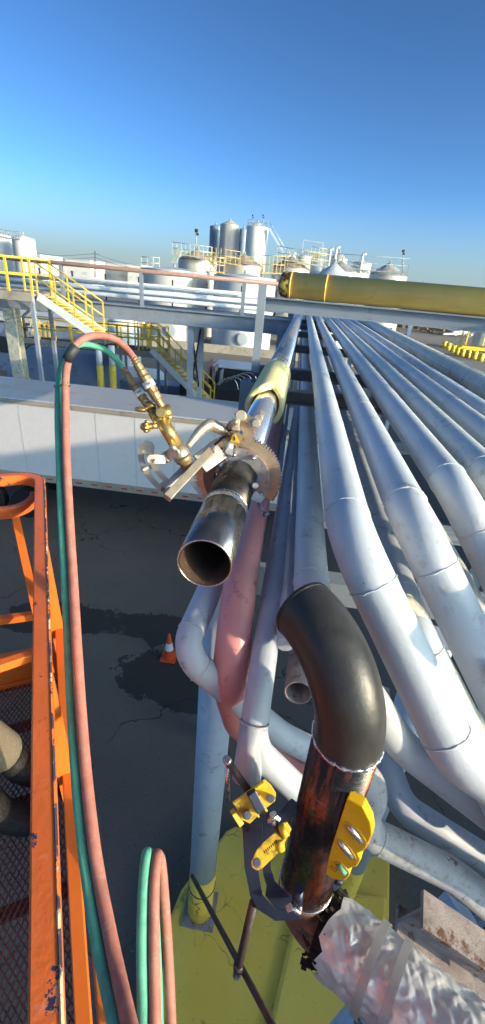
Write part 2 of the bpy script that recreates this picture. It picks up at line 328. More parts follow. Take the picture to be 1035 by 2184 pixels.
    def sphere(s,c,r,n=14,sc3=(1,1,1)):
        c=V(c); prof=[]
        vs=[];m=n//2
        for j in range(m+1):
            p=math.pi*j/m
            for k in range(n):
                t=2*math.pi*k/n; vs.append(c+V((math.sin(p)*math.cos(t)*r*sc3[0],math.sin(p)*math.sin(t)*r*sc3[1],math.cos(p)*r*sc3[2])))
        fs=[]
        for j in range(m):
            for k in range(n): fs.append((j*n+k,(j+1)*n+k,(j+1)*n+(k+1)%n,j*n+(k+1)%n))
        return s.add(vs,fs,True)
    def build(s,name,mat,parent=None,bevel=0,subsurf=0):
        me=bpy.data.meshes.new(name)
        off=V((0,0,0))
        p=parent
        while p is not None: off+=p.location; p=p.parent
        me.from_pydata([tuple(x-off) for x in s.v],[],s.f); me.polygons.foreach_set('use_smooth',s.sm)
        me.materials.append(M[mat] if isinstance(mat,str) else mat); me.validate(); me.update()
        import bmesh
        b=bmesh.new(); b.from_mesh(me); bmesh.ops.recalc_face_normals(b,faces=b.faces); b.to_mesh(me); b.free()
        o=bpy.data.objects.new(name,me); sc.collection.objects.link(o)
        if parent: o.parent=parent
        if bevel:
            bv=o.modifiers.new('bevel','BEVEL'); bv.width=bevel; bv.segments=2; bv.limit_method='ANGLE'; bv.angle_limit=R(40)
        return o
def tag(o,label=None,cat=None,group=None,kind=None):
    if label: o['label']=label
    if cat: o['category']=cat
    if group: o['group']=group
    if kind: o['kind']=kind
    return o
def thing(name,label,cat,loc=(0,0,0),group=None):
    o=bpy.data.objects.new(name,None); sc.collection.objects.link(o); o.location=V(loc); o.empty_display_size=.1
    return tag(o,label,cat,group)
def text(name,body,size,c,u,v,mat,parent,ext=.001):
    cu=bpy.data.curves.new(name,'FONT'); cu.body=body; cu.size=size; cu.extrude=ext; cu.align_x='CENTER'; cu.align_y='CENTER'
    o=bpy.data.objects.new(name,cu); sc.collection.objects.link(o); bpy.context.view_layer.update()
    me=bpy.data.meshes.new_from_object(o); bpy.data.objects.remove(o)
    n=u.cross(v); mat4=Matrix((u,v,n)).transposed().to_4x4(); me.transform(mat4)
    off=V((0,0,0)); p=parent
    while p is not None: off+=p.location; p=p.parent
    me.transform(Matrix.Translation(V(c)-off)); me.materials.clear(); me.materials.append(M[mat])
    o=bpy.data.objects.new(name,me); sc.collection.objects.link(o); o.parent=parent; return o
def fillet(pts,rad,seg=10):
    pts=[V(p) for p in pts]; out=[pts[0]]; n=len(pts)
    rs=rad if isinstance(rad,(list,tuple)) else [rad]*(n-2); joints=[]
    for i in range(1,n-1):
        a=(pts[i-1]-pts[i]).normalized(); b=(pts[i+1]-pts[i]).normalized()
        ang=a.angle(b); 
        t=rs[i-1]/math.tan(ang/2); p0=pts[i]+a*t; p1=pts[i]+b*t
        bis=(a+b).normalized(); c=pts[i]+bis*(rs[i-1]/math.sin(ang/2)); e0=p0-c; e1=p1-c
        tot=e0.angle(e1); q=e0.rotation_difference(e1)
        for k in range(seg+1): out.append(c+Quaternion().slerp(q,k/seg)@e0)
        joints.append((p0,-a)); joints.append((p1,b))
    out.append(pts[-1]); return out,joints
def smooth_path(pts,sub=6):
    out=[]; n=len(pts)
    P=[V(p) for p in pts]
    for i in range(n-1):
        p0=P[max(0,i-1)];p1=P[i];p2=P[i+1];p3=P[min(n-1,i+2)]
        for k in range(sub):
            t=k/sub; out.append(.5*((2*p1)+(p2-p0)*t+(2*p0-5*p1+4*p2-p3)*t*t+(3*p1-p0-3*p2+p3)*t**3))
    out.append(P[-1]); return out
# ---------------------------------------------------------------- ground
g=MB(); N=3500
g.add([(-N,-N*.3,0),(N,-N*.3,0),(N,N,0),(-N,N,0)],[(0,1,2,3)])
tag(g.build('ground','ground'),kind='structure')
# ================================================================ PIPE RACK
S=.8
def N3(x,y,z): return V((x*S,y*S,H+z*S))
def A(px,py,d): return at(px,py,d*S)
def rackpipe(label,pts,rad,r,mat='pipe',name='pipe',group='white pipes on the rack',welds=None,n=28,beads=(),cat='pipe'):
    path,j=fillet(pts,rad) if len(pts)>2 else ([V(p) for p in pts],[])
    # subdivide the long straight run so that shading stays clean
    o=MB().sweep(path,r*S,n).build(name,mat)
    tag(o,label,cat,group)
    for i,(p,d) in enumerate(j):
        if welds is None or i in welds:
            MB().torus(p,d,r*S*1.0,r*S*.045,48,6,.5).build('weld_bead','weld',o)
    for y in beads:
        p=V((path[0].x,y,path[0].z)); MB().torus(p,V((0,1,0)),r*S,r*S*.018,32,6,.3).build('weld_bead','weld',o)
    return o
YF=46
def diag(C,k=1.0,d=(.552,-.385,-.768)): return C+V(d)*S*k
r8=.1095
C1=N3(.361,1.79,-1.0); e1=N3(.93,1.375,-1.79)
rackpipe('white pipe nearest the shiny pipe, bent twice with two thick weld rings',[V((C1.x,YF,C1.z)),C1,e1,e1+V((3.3,-.3,-1.8))],[.27,.30],r8,welds=(0,1,2),beads=(2.9,4.6,9,15))
C2=N3(.694,2.02,-1.0)
rackpipe('second white pipe from the shiny pipe, bending down past a cream pipe',[V((C2.x,YF,C2.z)),C2,diag(C2,1.9),diag(C2,1.9)+V((3.2,-.3,-1.6))],[.27,.3],r8,welds=(0,1),beads=(3.4,7,12))
C3=N3(1.05,2.5,-1.0)
rackpipe('third white pipe from the shiny pipe, rust spots beside its bend',[V((C3.x,YF,C3.z)),C3,diag(C3,2.2),diag(C3,2.2)+V((3.2,-.3,-1.6))],[.27,.3],r8,welds=(0,1),beads=(3.9,8,14))
def rx(px,py,z=-1.0): 
    p=atz(px,py,H+z*S); return p.x/S
for i,(X,r_,lab,mt,z) in enumerate(((1.36,r8,'fourth white pipe from the shiny pipe, grime along its lower flank','pipe_old',-1.0),
        (1.72,r8,'fifth white pipe from the shiny pipe, running straight','pipe',-1.0),
        (2.06,.085,'sixth rack pipe, slimmer and greyer than its neighbours','pipe_blue',-1.0),
        (2.63,.15,'outermost rack pipe, thick and mottled with dark grime','pipe_old',-1.0))):
    if i<2: Cx=N3(X,2.75+.25*i,z); rackpipe(lab,[N3(X,YF/S,z),Cx,diag(Cx,2.4+.2*i),diag(Cx,2.4+.2*i)+V((3.2,-.3,-1.6))],[.27,.3],r_,mt,beads=(5+i,10,17))
    else: rackpipe(lab,[N3(X,YF/S,z),N3(X,1.0,z)],0,r_,mt,beads=(5+i,10,17))
# second tier under the white pipes
Cq=N3(.277,2.02,-1.62); a=A(850,1580,2.94); b=A(1130,1800,2.94)
rackpipe('grey pipe that runs under the black elbow and sweeps out to the right',[V((Cq.x,YF,Cq.z)),Cq,a+(a-Cq)*.06,b],[.22,.42],r8,'pipe',group='lower tier pipes',welds=(0,))
rackpipe('slim blue grey pipe wedged beside the grey pipe, lower tier',[N3(.15,YF/S,-1.78),N3(.15,1.9,-1.78)],0,.05,'pipe_blue',group='lower tier pipes')
cs=A(536,1590,2.42)
s0=N3(.457,20,-1.8)
sdirn=A(600,1100,4.1)
rackpipe('blue white pipe left of centre that bends behind the black riser',[s0,N3(.041,1.85,-1.8),cs,A(660,1708,2.62),A(764,1765,2.93)],[1.0,.20,.3],.078,'pipe_blue',group='lower tier pipes',welds=(2,))
rackpipe('upright pipe joint and scaly flaking pipe descending right under the beam',[A(690,1614,2.9),A(806,1668,2.9),A(764,1765,2.93),A(960,1862,2.93),A(1150,2010,2.93)],[.13,.13,.5],.105,'pipe_rough',group='lower tier pipes',welds=(3,))
cl=A(388,1392,2.62)
rackpipe('grey pipe elbowing out beneath the open pipe mouth towards the riser',[N3(-.35,YF/S,-1.72),A(446,1262,2.95),cl,A(600,1568,2.85),A(700,1618,2.95)],[.4,.13,.5],.084,'pipe_blue',group='lower tier pipes',welds=(2,3))
cr=A(480,1455,2.62)
rackpipe('faded red pipe under the shiny pipe with rusty blisters',[N3(-.165,YF/S,-1.68),N3(-.165,2.2,-1.68),A(489,1455,2.70),A(512,1540,2.95),A(720,1705,3.2)],[.5,.09,.12],r8,'red',name='red_pipe',group=None,welds=())
rackpipe('lowest blue pipe tucked under the others at the lower right',[A(800,1470,3.3),A(812,1600,3.25),A(858,1722,3.25),A(1150,1905,3.25)],[.3,.3],.105,'pipe_blue',group='lower tier pipes',welds=())
# stub cut open
p0=N3(.285,YF/S*.5,-2.2); p1=A(636,1478,2.62)
st=thing('pipe_stub','short rusty cut off pipe with a black open mouth left of the elbow','pipe',p1)
bk=A(648,1330,3.3)
MB().pipe_hollow(bk,p1,.066,.058,32).build('stub_wall','rustbeam',st)
MB().cyl(p1+(bk-p1).normalized()*.25,p1+(bk-p1).normalized()*.26,.058).build('dark_bore','inside',st)
# cream thin pipe T and dark second tier pipes seen through the gaps
rackpipe('thin cream pipe with a rusty joint between the first two white bends',[N3(.62,12,-1.62),N3(.60,2.25,-1.62),A(878,1290,2.75),A(1000,1525,2.75),A(1120,1640,2.75)],[.2,.2,.12],.062,'pipe_cream',group='lower tier pipes',welds=(3,))
for X,z,r_,lab,mt,ye in ((.52,-1.55,.035,'thin dark line between the first and second white pipe','pipe_blue',2.6),(-.02,-1.75,.04,'thin pipe running beside the faded red pipe','pipe_blue',4.4)):
    rackpipe(lab,[N3(X,YF/S,z),N3(X,ye,z)],0,r_,mt,group='lower tier pipes')
for X,z,r_,lab,mt,ye in ((.90,-1.75,.1095,'shaded blue pipe in the gap below the second and third white pipe','pipe_blue',2.25),(1.32,-1.75,.11,'shaded lower pipe beneath the fourth white pipe','pipe_old',2.5)):
    Cc=N3(X,ye,z); rackpipe(lab,[N3(X,YF/S,z),Cc,diag(Cc,1.9),diag(Cc,1.9)+V((3.2,-.3,-1.9))],[.27,.3],r_,mt,group='lower tier pipes')
rackpipe('black lagged pipe in the slot under the third white pipe',[N3(1.12,YF/S,-1.5),N3(1.12,1.5,-1.5)],0,.05,'dark',group='lower tier pipes')
# crossbeams
def xbeam(y,z,x0,x1,lab,h=.13,mat='darksteel'):
    o=MB().ibeam((x0,y,z),(x1,y,z),.12,h,.12).build('crossbeam',mat); return tag(o,lab,'beam','crossbeams under the rack pipes')
zt=H-1.0*S-r8*S-.07
for i,py in enumerate((848,799,744,713,697,686)):
    y=atz(640,py,zt).y
    xbeam(y,zt,(-.30,-.50,-.25,-.2,-.2,-.2)[i],2.9,('dark crossbeam under the pipes, %s one from the camera'%('nearest','second','third','fourth','fifth','sixth')[i]))
for i,py in enumerate((930,1100)):
    y=atz(600,py,H-2.3*S).y
    xbeam(y,H-2.3*S+.02,(-.1,.28)[i],2.3,('lower crossbeam visible in the slot left of the blue pipe','lower crossbeam under the grey pipe near the elbow')[i],.12,'greysteel')
for i,(x,y) in enumerate(((-.5,5.25),(2.8,5.25),(-.5,14),(2.8,14),(-.5,24),(2.8,24),(-.5,36),(2.8,36))):
    o=MB().ibeam((x,y+.16,0),(x,y+.16,zt-.07),.2,.2,.1,up=V((0,1,0))).build('rack_column','greysteel')
    tag(o,'grey steel column carrying the pipe rack crossbeams','column','rack columns')
# brown channel bottom right
pa=A(872,1952,2.75); pb=A(1120,2122,2.65)
o=MB().ibeam(pa,pb,.16,.25,.1).build('steel_channel','rustbeam'); tag(o,'rust streaked brown steel channel at the lower right under the flaking pipe','beam')
pa=A(770,1640,3.6); pb=A(1120,1925,3.4)
o=MB().beam(pa,pb,.05,.16).build('support_angle','greysteel'); tag(o,'shaded grey steel angle between the flaking pipe and the lowest blue pipe','beam')
pa=A(720,2240,4.7); pb=A(985,1935,4.7)
o=MB().cyl(pa,pb,.15,32).build('pipe','pipe_blue'); tag(o,'plain grey pipe passing below the foil jacket over the yellow plinth','pipe')
# ---------------------------------------------------------------- column + plinth
ZP=.4
fc=atz(427,1940,ZP)
top=V((fc.x,fc.y,H-1.9))
col=thing('support_column','round white column with a yellow foot standing on the yellow plinth','column',fc)
MB().cyl(fc+V((0,0,1.02)),top,.158,40).build('shaft','pipe_blue',col)
MB().cyl(fc+V((0,0,0.01)),fc+V((0,0,1.02)),.1595,40).build('yellow_foot','pad',col)
MB().box(fc+V((0,0,.012)),(.42,.42,.024)).build('base_plate','rustbeam',col)
MB().torus(fc+V((0,0,.7)),V((0,0,1)),.162,.008).build('strap_ring','rod',col)
f2=atz(722,1925,ZP)
col2=thing('support_column','second column with yellow foot, mostly hidden behind the black riser','column',f2)
MB().cyl(f2+V((0,0,1.1)),V((f2.x,f2.y,H-2.6)),.158,40).build('shaft','pipe_blue',col2)
MB().cyl(f2,f2+V((0,0,1.1)),.1595,40).build('yellow_foot','pad',col2)
o=MB().beam(V((fc.x+.2,fc.y+.1,H-2.05)),V((2.6,fc.y+.1,H-2.05)),.16,.2).build('header_beam','greysteel'); tag(o,'grey header beam across the column tops under the lower pipes','beam')
pl=[(-.70,2.61),(-.62,2.95),(-.45,3.25),(-.25,3.55),(-.12,3.78),(.0,3.86),(2.30,4.02),(2.36,3.9),(2.12,2.6),(2.0,1.2),(1.4,.3),(.2,.2),(-.45,.6),(-.62,1.3),(-.62,1.9)]
m=MB(); m.prism(pl,(0,0,ZP/2),V((1,0,0)),V((0,1,0)),V((0,0,1)),ZP)
o=m.build('plinth','pad',bevel=.04); tag(o,'cracked yellow painted concrete plinth under the pipe columns','plinth')
# lower lighter slope of plinth (a raised kerb wedge)
a=atz(640,1905,ZP); b=atz(575,2184,ZP)
k=MB(); dd=(b-a).normalized()
k.add([a+V((0,0,.01)),b+dd*1.2+V((0,0,.01)),b+dd*1.2+V((1.3,.2,.01)),a+V((1.2,.1,.01)),a+V((.05,0,.09)),b+dd*1.2+V((.05,0,.09)),b+dd*1.2+V((1.25,.2,.09)),a+V((1.15,.1,.09))],[(0,1,5,4),(1,2,6,5),(2,3,7,6),(3,0,4,7),(4,5,6,7),(0,3,2,1)])
ko=k.build('raised_step','pad',o)
# thin rods over the plinth
tag(MB().cyl(A(410,1868,3.4),A(610,2240,1.7),.0125,10).build('tie_rod','rod'),'thin dark rod slanting from the column foot across the yellow plinth','rod')
# ================================================================ SHINY PIPE (open mouth)
E0=A(433,1207,1.93); c_far=N3(-.0863,17.7,-1.08)
E0=N3(-.272,1.56,-1.08)
cd_=(c_far-E0).normalized()
def cp(t): return E0+cd_*t
def cpy(py):                                       # parameter along the axis for an image row
    lo,hi=0,30
    for _ in range(40):
        mid=(lo+hi)/2; q=ROT.transposed()@(cp(mid)-CAM); y=CY-F*q.y/-q.z
        if y>py: lo=mid
        else: hi=mid
    return lo
rr=r8*S*1.11
tw=cpy(1088); ti0=cpy(868); ti1=cpy(800)
sp=thing('shiny_pipe','long shiny metal pipe with an open sawn mouth and aluminium cladding','pipe',E0)
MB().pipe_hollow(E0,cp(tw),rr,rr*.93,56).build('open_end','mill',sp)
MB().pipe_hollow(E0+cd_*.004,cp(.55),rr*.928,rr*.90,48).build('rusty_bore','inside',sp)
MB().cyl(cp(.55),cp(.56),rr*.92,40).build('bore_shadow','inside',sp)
MB().torus(cp(.002),cd_,rr*.965,rr*.036,64,8,.05).build('cut_edge','zinc',sp)
MB().torus(cp(tw),cd_,rr*.99,rr*.03,64,8,.2).build('weld_bead','zinc',sp)
MB().cyl(cp(tw-.05),cp(tw-.015),rr*1.006,56,cap=False).build('ground_band','zinc',sp)
MB().cyl(cp(tw+.003),cp(cpy(1016)+.09),rr*1.0,56).build('stained_pipe','steelstain',sp)
MB().cyl(cp(cpy(1016)+.09),cp(ti1),rr*.998,56).build('clean_pipe','clad',sp)
MB().cyl(cp(ti1-.1),cp(30),rr*1.36,56).build('cladding','clad',sp)
for t in (2.2,3.1,4.2,5.4,7,9,11.5,14):
    MB().torus(cp(ti1+t*.6),cd_,rr*1.36,rr*.018,48,6).build('cladding_band','zinc',sp)
# yellow insulation half shell with a notch
def shell(t0,t1,ro,ri,a0,a1,notch):
    n=44; m=10; u,v,d=frame(cd_); vs=[]; 
    for i in range(n+1):
        al=R(a0+(a1-a0)*i/n); e=u*math.cos(al)+v*math.sin(al)
        s0=t0+notch(a0+(a1-a0)*i/n)
        for j in range(m+1):
            tt=s0+(t1-s0)*j/m
            for r_ in (ro*(1+rnd.uniform(-.002,.002)),ri): vs.append(cp(tt)+e*r_)
    fs=[]; W_=(m+1)*2
    for i in range(n):
        for j in range(m):
            a=i*W_+j*2; b=(i+1)*W_+j*2
            fs.append((a,a+2,b+2,b)); fs.append((a+1,b+1,b+3,a+3))
        a=i*W_; b=(i+1)*W_; fs.append((a,b,b+1,a+1)); a+=m*2; b+=m*2; fs.append((a,a+1,b+1,b))
    for i in (0,n):
        for j in range(m): a=i*W_+j*2; fs.append((a,a+1,a+3,a+2))
    return MB().add(vs,fs,True)
sh_=shell(ti0,ti1,rr*1.62,rr*1.2,-50,232,lambda a:(.0 if a<75 else min(.0+(a-75)*.0045,.12) if a<110 else .16-.0016*(a-110)))
io=sh_.build('insulation_sleeve','insul',sp)
# ================================================================ BEVELLING MACHINE
tc_=cpy(1016); RC=cp(tc_); Wd=-cd_; U=V((1,0,0)); U=(U-Wd*U.dot(Wd)).normalized(); Vv=Wd.cross(U)
if Vv.z<0: Vv=-Vv
bm=thing('pipe_bevelling_machine','steel horseshoe gear machine clamped round the shiny pipe','cutting machine',RC)
MB().ringplate(RC,U,Vv,Wd,.034,.206,.14,-30,236,n=244,teeth=1,th=.013).build('ring_gear','nickel',bm)
MB().ringplate(RC+Wd*.035,U,Vv,Wd,.035,.166,.112,-38,215,n=60).build('saddle_ring','gearred',bm)
MB().ringplate(RC+Wd*.056,U,Vv,Wd,.006,.168,.110,-38,120,n=60).build('saddle_face','nickel2',bm)
MB().ringplate(RC-Wd*.03,U,Vv,Wd,.02,.185,.12,-20,225,n=60).build('back_plate','nickel2',bm)
m=MB()
for a_,r_ in ((60,.155),(-20,.14),(97,.14),(150,.14)):
    e=U*math.cos(R(a_))+Vv*math.sin(R(a_)); c=RC+e*r_+Wd*.05; m=MB(); m.cyl(c,c+Wd*.03,.013,6,smooth=False); m.sphere(c+Wd*.03,.009,8); m.build('bolt','zinc',bm)
# saddle feet gripping the pipe
m=MB()
for a_ in (-30,40,100,160,205):
    e=U*math.cos(R(a_))+Vv*math.sin(R(a_)); m.beam(RC+e*(rr*1.0)+Wd*.03,RC+e*.14+Wd*.03,.03,.03)
m.build('gripping_foot','nickel2',bm)
# torch mounting bar, in the plane of the ring, left side
dB=1.98
def bar(m,a,b,w_,t,face):       # flat bar between two points facing the camera
    u,v,d=frame(b-a,face); m.obox((a+b)/2,u,v,d,w_,t,(b-a).length)
face=(CAM-RC).normalized()
m=MB(); bar(m,at(356,1062,1.80),at(450,962,2.02),.036,.030,face)
m.build('slide_bar','nickel',bm,bevel=.003)
m=MB(); bar(m,at(349,1046,1.93),at(408,985,2.02),.03,.05,face); bar(m,at(362,1060,1.86),at(360,1040,1.96),.03,.03,face)
m.build('bar_bracket','nickel2',bm,bevel=.003)
m=MB(); bar(m,at(405,1020,2.0),at(437,1064,2.0),.02,.02,face); m.build('stay','nickel2',bm)
m=MB(); bar(m,at(425,990,2.08),at(470,958,2.12),.10,.02,face); m.build('carriage_plate','nickel2',bm,bevel=.003)
# slotted quadrant
def arcband(pts,w_,t,d,hole=True):
    P=smooth_path([at(x,y,d) for x,y in pts],6); m=MB(); fu=face
    for off in ((-w_*.36,),(w_*.36,)) if hole else ((0,),):
        for i in range(len(P)-1):
            dd=(P[i+1]-P[i]).normalized(); side=dd.cross(fu).normalized()*off[0]
            bar(m,P[i]+side-dd*.001,P[i+1]+side+dd*.001,w_*.36 if hole else w_,t,fu)
    return m
q=arcband([(311,958),(313,980),(322,1002),(338,1022),(356,1040)],.062,.024,1.97)
for x,y in ((314,955),(355,1040)): q.cyl(at(x,y,1.97)-face*.01,at(x,y,1.97)+face*.01,.031,20)
q.build('slotted_quadrant','nickel',bm)
m=MB(); bar(m,at(323,979,1.93),at(352,980,1.95),.042,.02,face); m.cyl(at(323,979,1.92),at(323,979,1.945),.021,20); m.cyl(at(331,983,1.91),at(331,983,1.94),.008,10)
bar(m,at(350,978,1.95),at(375,962,1.98),.045,.03,face)
m.build('torch_arm','nickel',bm,bevel=.003)
m=MB(); m.cyl(at(369,968,1.92),at(383,958,1.99),.028,20); m.cyl(at(372,966,1.9),at(379,960,1.93),.02,12); m.build('clamp_knob','nickel2',bm)
m=MB(); m.cyl(at(306,1001,1.93),at(319,996,1.98),.010,10); m.sphere(at(306,1001,1.93),.014,10,(1,1,.7)); m.build('wing_nut','nickel2',bm)
# gear train on top
pc=at(513,921,2.06); 
MB().ringplate(pc,U,Vv,Wd,.018,.063,.012,0,360,n=120,teeth=1,th=.006).build('drive_gear','nickel',bm)
m=MB(); m.cyl(at(505,935,2.0),at(505,935,2.04),.026,12,smooth=False)
for k in range(10):
    a_=2*math.pi*k/10; e=U*math.cos(a_)+Vv*math.sin(a_); m.beam(at(502,936,2.02)+e*.02,at(502,936,2.02)+e*.042,.01,.012)
m.build('pinion','brassdull',bm)
tr=at(501,935,1.985)
MB().prism([(-.021,-.016),(.021,-.016),(.0,.022)],tr,U,Vv,Wd,.006).build('warning_plate','level',bm)
MB().prism([(-.003,-.009),(.003,-.009),(.0015,.011),(-.0015,.011)],tr+Wd*.005,U,Vv,Wd,.002).build('warning_mark','ink',bm)
m=MB(); bar(m,at(503,900,2.02),at(503,932,2.02),.034,.02,face); m.cyl(at(503,900,1.98),at(503,900,2.05),.019,20); m.sphere(at(503,900,1.975),.014,12)
m.build('gear_bracket','nickel',bm,bevel=.002)
m=MB(); m.sweep(smooth_path([at(497,897,2.05),at(488,903,2.05),at(484,914,2.05),at(486,919,2.05),at(497,917,2.05)]),.004,8); m.build('retaining_spring','rod',bm)
m=MB(); bar(m,at(512,885,2.02),at(547,903,2.0),.036,.022,face); m.cyl(at(547,903,1.985),at(547,903,2.02),.019,20); m.cyl(at(551,893,2.0),at(556,883,2.2),.020,16)
m.cyl(at(514,886,1.99),at(514,886,2.05),.024,20); m.cyl(at(504,890,2.03),at(516,884,2.03),.020,14)
m.build('hand_crank','nickel',bm,bevel=.002)
m=MB(); P=[at(498,934,2.02),at(478,932,2.04),at(468,940,2.05),at(458,949,2.06)]; P=smooth_path(P,6)
for i in range(len(P)-1): 
    bar(m,P[i],P[i+1],.012,.007 if i%2 else .012,face)
m.build('drive_chain','rod',bm)
m=MB(); m.sweep(smooth_path([at(500,930,2.05),at(480,925,2.06),at(466,920,2.07)],5),[.012]*11,10); m.build('lever_neck','darksteel',bm)
m=MB(); P=smooth_path([at(482,925,2.06),at(468,914,2.05),at(452,906,2.03),at(440,909,2.0),at(425,922,1.98),at(413,936,1.96),at(401,952,1.94)],6)
m.sweep(P,[.018+.010*math.sin(math.pi*min(1,i/24)) if i<22 else .024-.012*(i-22)/(len(P)-22) for i in range(len(P))],16); m.build('curved_lever','nickel',bm)
m=MB(); m.cyl(at(478,952,2.02),at(497,956,2.02),.03,18); m.cyl(at(489,962,1.97),at(489,962,2.04),.018,6,smooth=False); m.cyl(at(493,968,1.97),at(493,968,2.0),.008,10)
m.build('idler_boss','nickel2',bm)
m=MB(); m.beam(at(540,1055,2.0),at(560,1068,2.0),.04,.02,face); m.cyl(at(545,1036,1.98),at(545,1036,2.02),.014,14); m.build('locking_tab','nickel2',bm)
m=MB(); m.cyl(at(550,1072,1.98),at(567,1096,1.98),.006,8); m.cyl(at(566,1093,1.97),at(570,1101,1.97),.016,12); m.build('locking_screw','bolt',bm)
# ================================================================ CUTTING TORCH
T=lambda x,y,d=1.9: at(x,y,d)
tb=thing('cutting_torch','brass cutting torch held slanting in the machine, hoses on top','torch',T(395,985,1.95))
ax=(T(395,985,1.95)-T(340,893,1.87))
m=MB(); m.cyl(T(343,893,1.87),T(380,955,1.93),.029,28); m.cyl(T(335,890,1.87),T(344,905,1.88),.027,20); m.build('barrel','brass',tb)
m=MB(); m.lathe(T(375,950,1.93),ax,[(-.0,.0),(0,.036),(.055,.039),(.065,.036),(.068,0)],28); m.cyl(T(372,951,1.89),T(367,958,1.89),.018,14); m.build('holder_collar','nickel',tb)
m=MB(); m.lathe(T(389,974,1.94),ax,[(0,0),(0,.036),(.02,.036),(.022,.03),(.04,.028),(.05,.02),(.085,.014),(.085,0)],24); m.build('nozzle','brassdull',tb)
m=MB(); m.sphere(T(344,880,1.85),.024,16); m.cyl(T(344,880,1.85),T(342,880,1.81),.018,18); m.sphere(T(361,890,1.87),.015,12); m.cyl(T(350,868,1.88),T(359,892,1.88),.027,16,r2=.022); m.build('valve_body','brass',tb)
m=MB(); m.cyl(T(318,909,1.87),T(336,908,1.87),.013,12); m.cyl(T(318,909,1.86),T(311,910,1.86),.022,16); 
for k in range(8):
    e=V((0,math.cos(k*math.pi/4),math.sin(k*math.pi/4))); m.cyl(T(309,910,1.86)+e*.021,T(317,909,1.86)+e*.021,.006,8)
m.sphere(T(308,910,1.86),.018,12); m.build('valve_knob','brass',tb)
m=MB(); m.sphere(T(300,873,1.86),.02,14,(1.3,.9,.6)); m.cyl(T(300,873,1.86),T(315,872,1.87),.008,10); m.cyl(T(323,862,1.88),T(322,870,1.88),.022,16); m.sphere(T(319,862,1.88),.017,12); m.build('lever_valve','brass',tb)
m=MB(); m.cyl(T(322,872,1.88),T(336,900,1.88),.019,14); m.cyl(T(316,858,1.88),T(324,876,1.88),.017,12); m.build('inlet_tube','brass',tb)
def fitting(a,b,prof,lab):
    prof=[(h,r_*.60+.002) if r_ else (h,r_) for h,r_ in prof]; lab=(lab[0],lab[1],lab[2]*.60+.0028)                        # stepped brass check valve between two points
    f=MB(); f.lathe(a,b-a,[(h*(b-a).length,r_) for h,r_ in prof],12,False); o=f.build('check_valve','brassdull',tb)
    d=(b-a); L=d.length; lo=MB(); lo.lathe(a,d,[(L*lab[0],.0),(L*lab[0],lab[2]),(L*lab[1],lab[2]),(L*lab[1],0)],24); lo.build('paper_label','label',o)
    u_=d.normalized(); fn=(CAM-(a+d*.5)).normalized(); side=u_.cross(fn).normalized(); n_=side.cross(u_)
    if n_.dot(fn)<0: n_=-n_
    c=a+d*((lab[0]+lab[1])/2)+n_*(lab[2]+.0015); mm=MB()
    for dx in (-.007,0,.007): mm.obox(c+side*dx,side,u_,n_,.002,.012,.001)
    mm.obox(c,side,u_,n_,.014,.002,.0012); mm.build('label_print','ink',o)
fitting(T(283,760,1.80),T(346,868,1.86),[(0,0),(0,.016),(.03,.017),(.05,.024),(.08,.017),(.1,.026),(.13,.019),(.15,.027),(.27,.028),(.29,.033),(.36,.033),(.37,.028),(.40,.036),(.68,.036),(.70,.031),(.73,.034),(.84,.032),(.86,.024),(1,.024),(1,0)],(.48,.60,.0368))
fitting(T(262,784,1.86),T(318,868,1.89),[(0,0),(0,.013),(.04,.020),(.07,.014),(.1,.021),(.13,.015),(.16,.022),(.3,.024),(.32,.027),(.44,.027),(.46,.022),(.48,.030),(.78,.030),(.80,.025),(.84,.028),(1,.024),(1,0)],(.56,.70,.0308))
# ================================================================ HOSES
ra=smooth_path([at(*p) for p in ((286,764,1.80),(272,746,1.80),(252,728,1.79),(228,718,1.77),(203,716,1.75),(178,723,1.72),(158,741,1.69),(146,770,1.66),(140,810,1.62),(140,880,1.57),(142,980,1.50),(148,1100,1.42),(156,1230,1.33),(164,1370,1.23),(172,1500,1.15),(183,1640,1.07),(198,1780,.99),(213,1880,.94),(232,1980,.88),(253,2080,.82),(280,2200,.74),(300,2270,.70))],6)
rh=MB().sweep(ra,.0138,18).build('red_hose','hosered'); tag(rh,'long red rubber gas hose arching up and over to the torch','hose')
ga=smooth_path([at(*p) for p in ((264,786,1.86),(250,769,1.86),(228,748,1.85),(203,738,1.83),(180,734,1.80),(162,738,1.77),(145,752,1.74),(133,775,1.70),(126,815,1.66),(124,880,1.60),(127,980,1.52),(131,1090,1.44),(138,1220,1.35),(145,1360,1.26),(152,1500,1.17),(161,1640,1.08),(174,1780,1.0),(188,1890,.94),(204,1990,.88),(222,2080,.83),(246,2190,.76),(262,2260,.72))],6)
gh=MB().sweep(ga,.0122,18).build('green_hose','hosegreen'); tag(gh,'long green rubber gas hose running beside the red one','hose')
m=MB(); m.sweep([at(143,768,1.64),at(152,752,1.64),at(163,738,1.64)],.0195,14); m.build('tape_wrap','tape',rh)
m=MB(); m.torus(at(139,822,1.61),at(139,830,1.6)-at(139,815,1.6),.0165,.003,24,6); m.build('cable_tie','brassdull',rh)
m=MB(); m.torus(at(125,824,1.66),at(125,830,1.6)-at(125,815,1.6),.0150,.003,24,6); m.build('cable_tie','brassdull',gh)
def loop(pts,r_,mat,name,lab):
    P=smooth_path([at(*p) for p in pts],8); o=MB().sweep(P,r_,16).build(name,mat); tag(o,lab,'hose')
loop([(304,2290,.86),(305,2150,.92),(303,2020,.97),(306,1900,1.02),(312,1828,1.06),(318,1822,1.08),(325,1850,1.09),(330,1960,1.07),(336,2100,1.04),(340,2280,1.0)],.0125,'hosegreen','green_hose','green hose loop hanging beside the basket at the bottom')
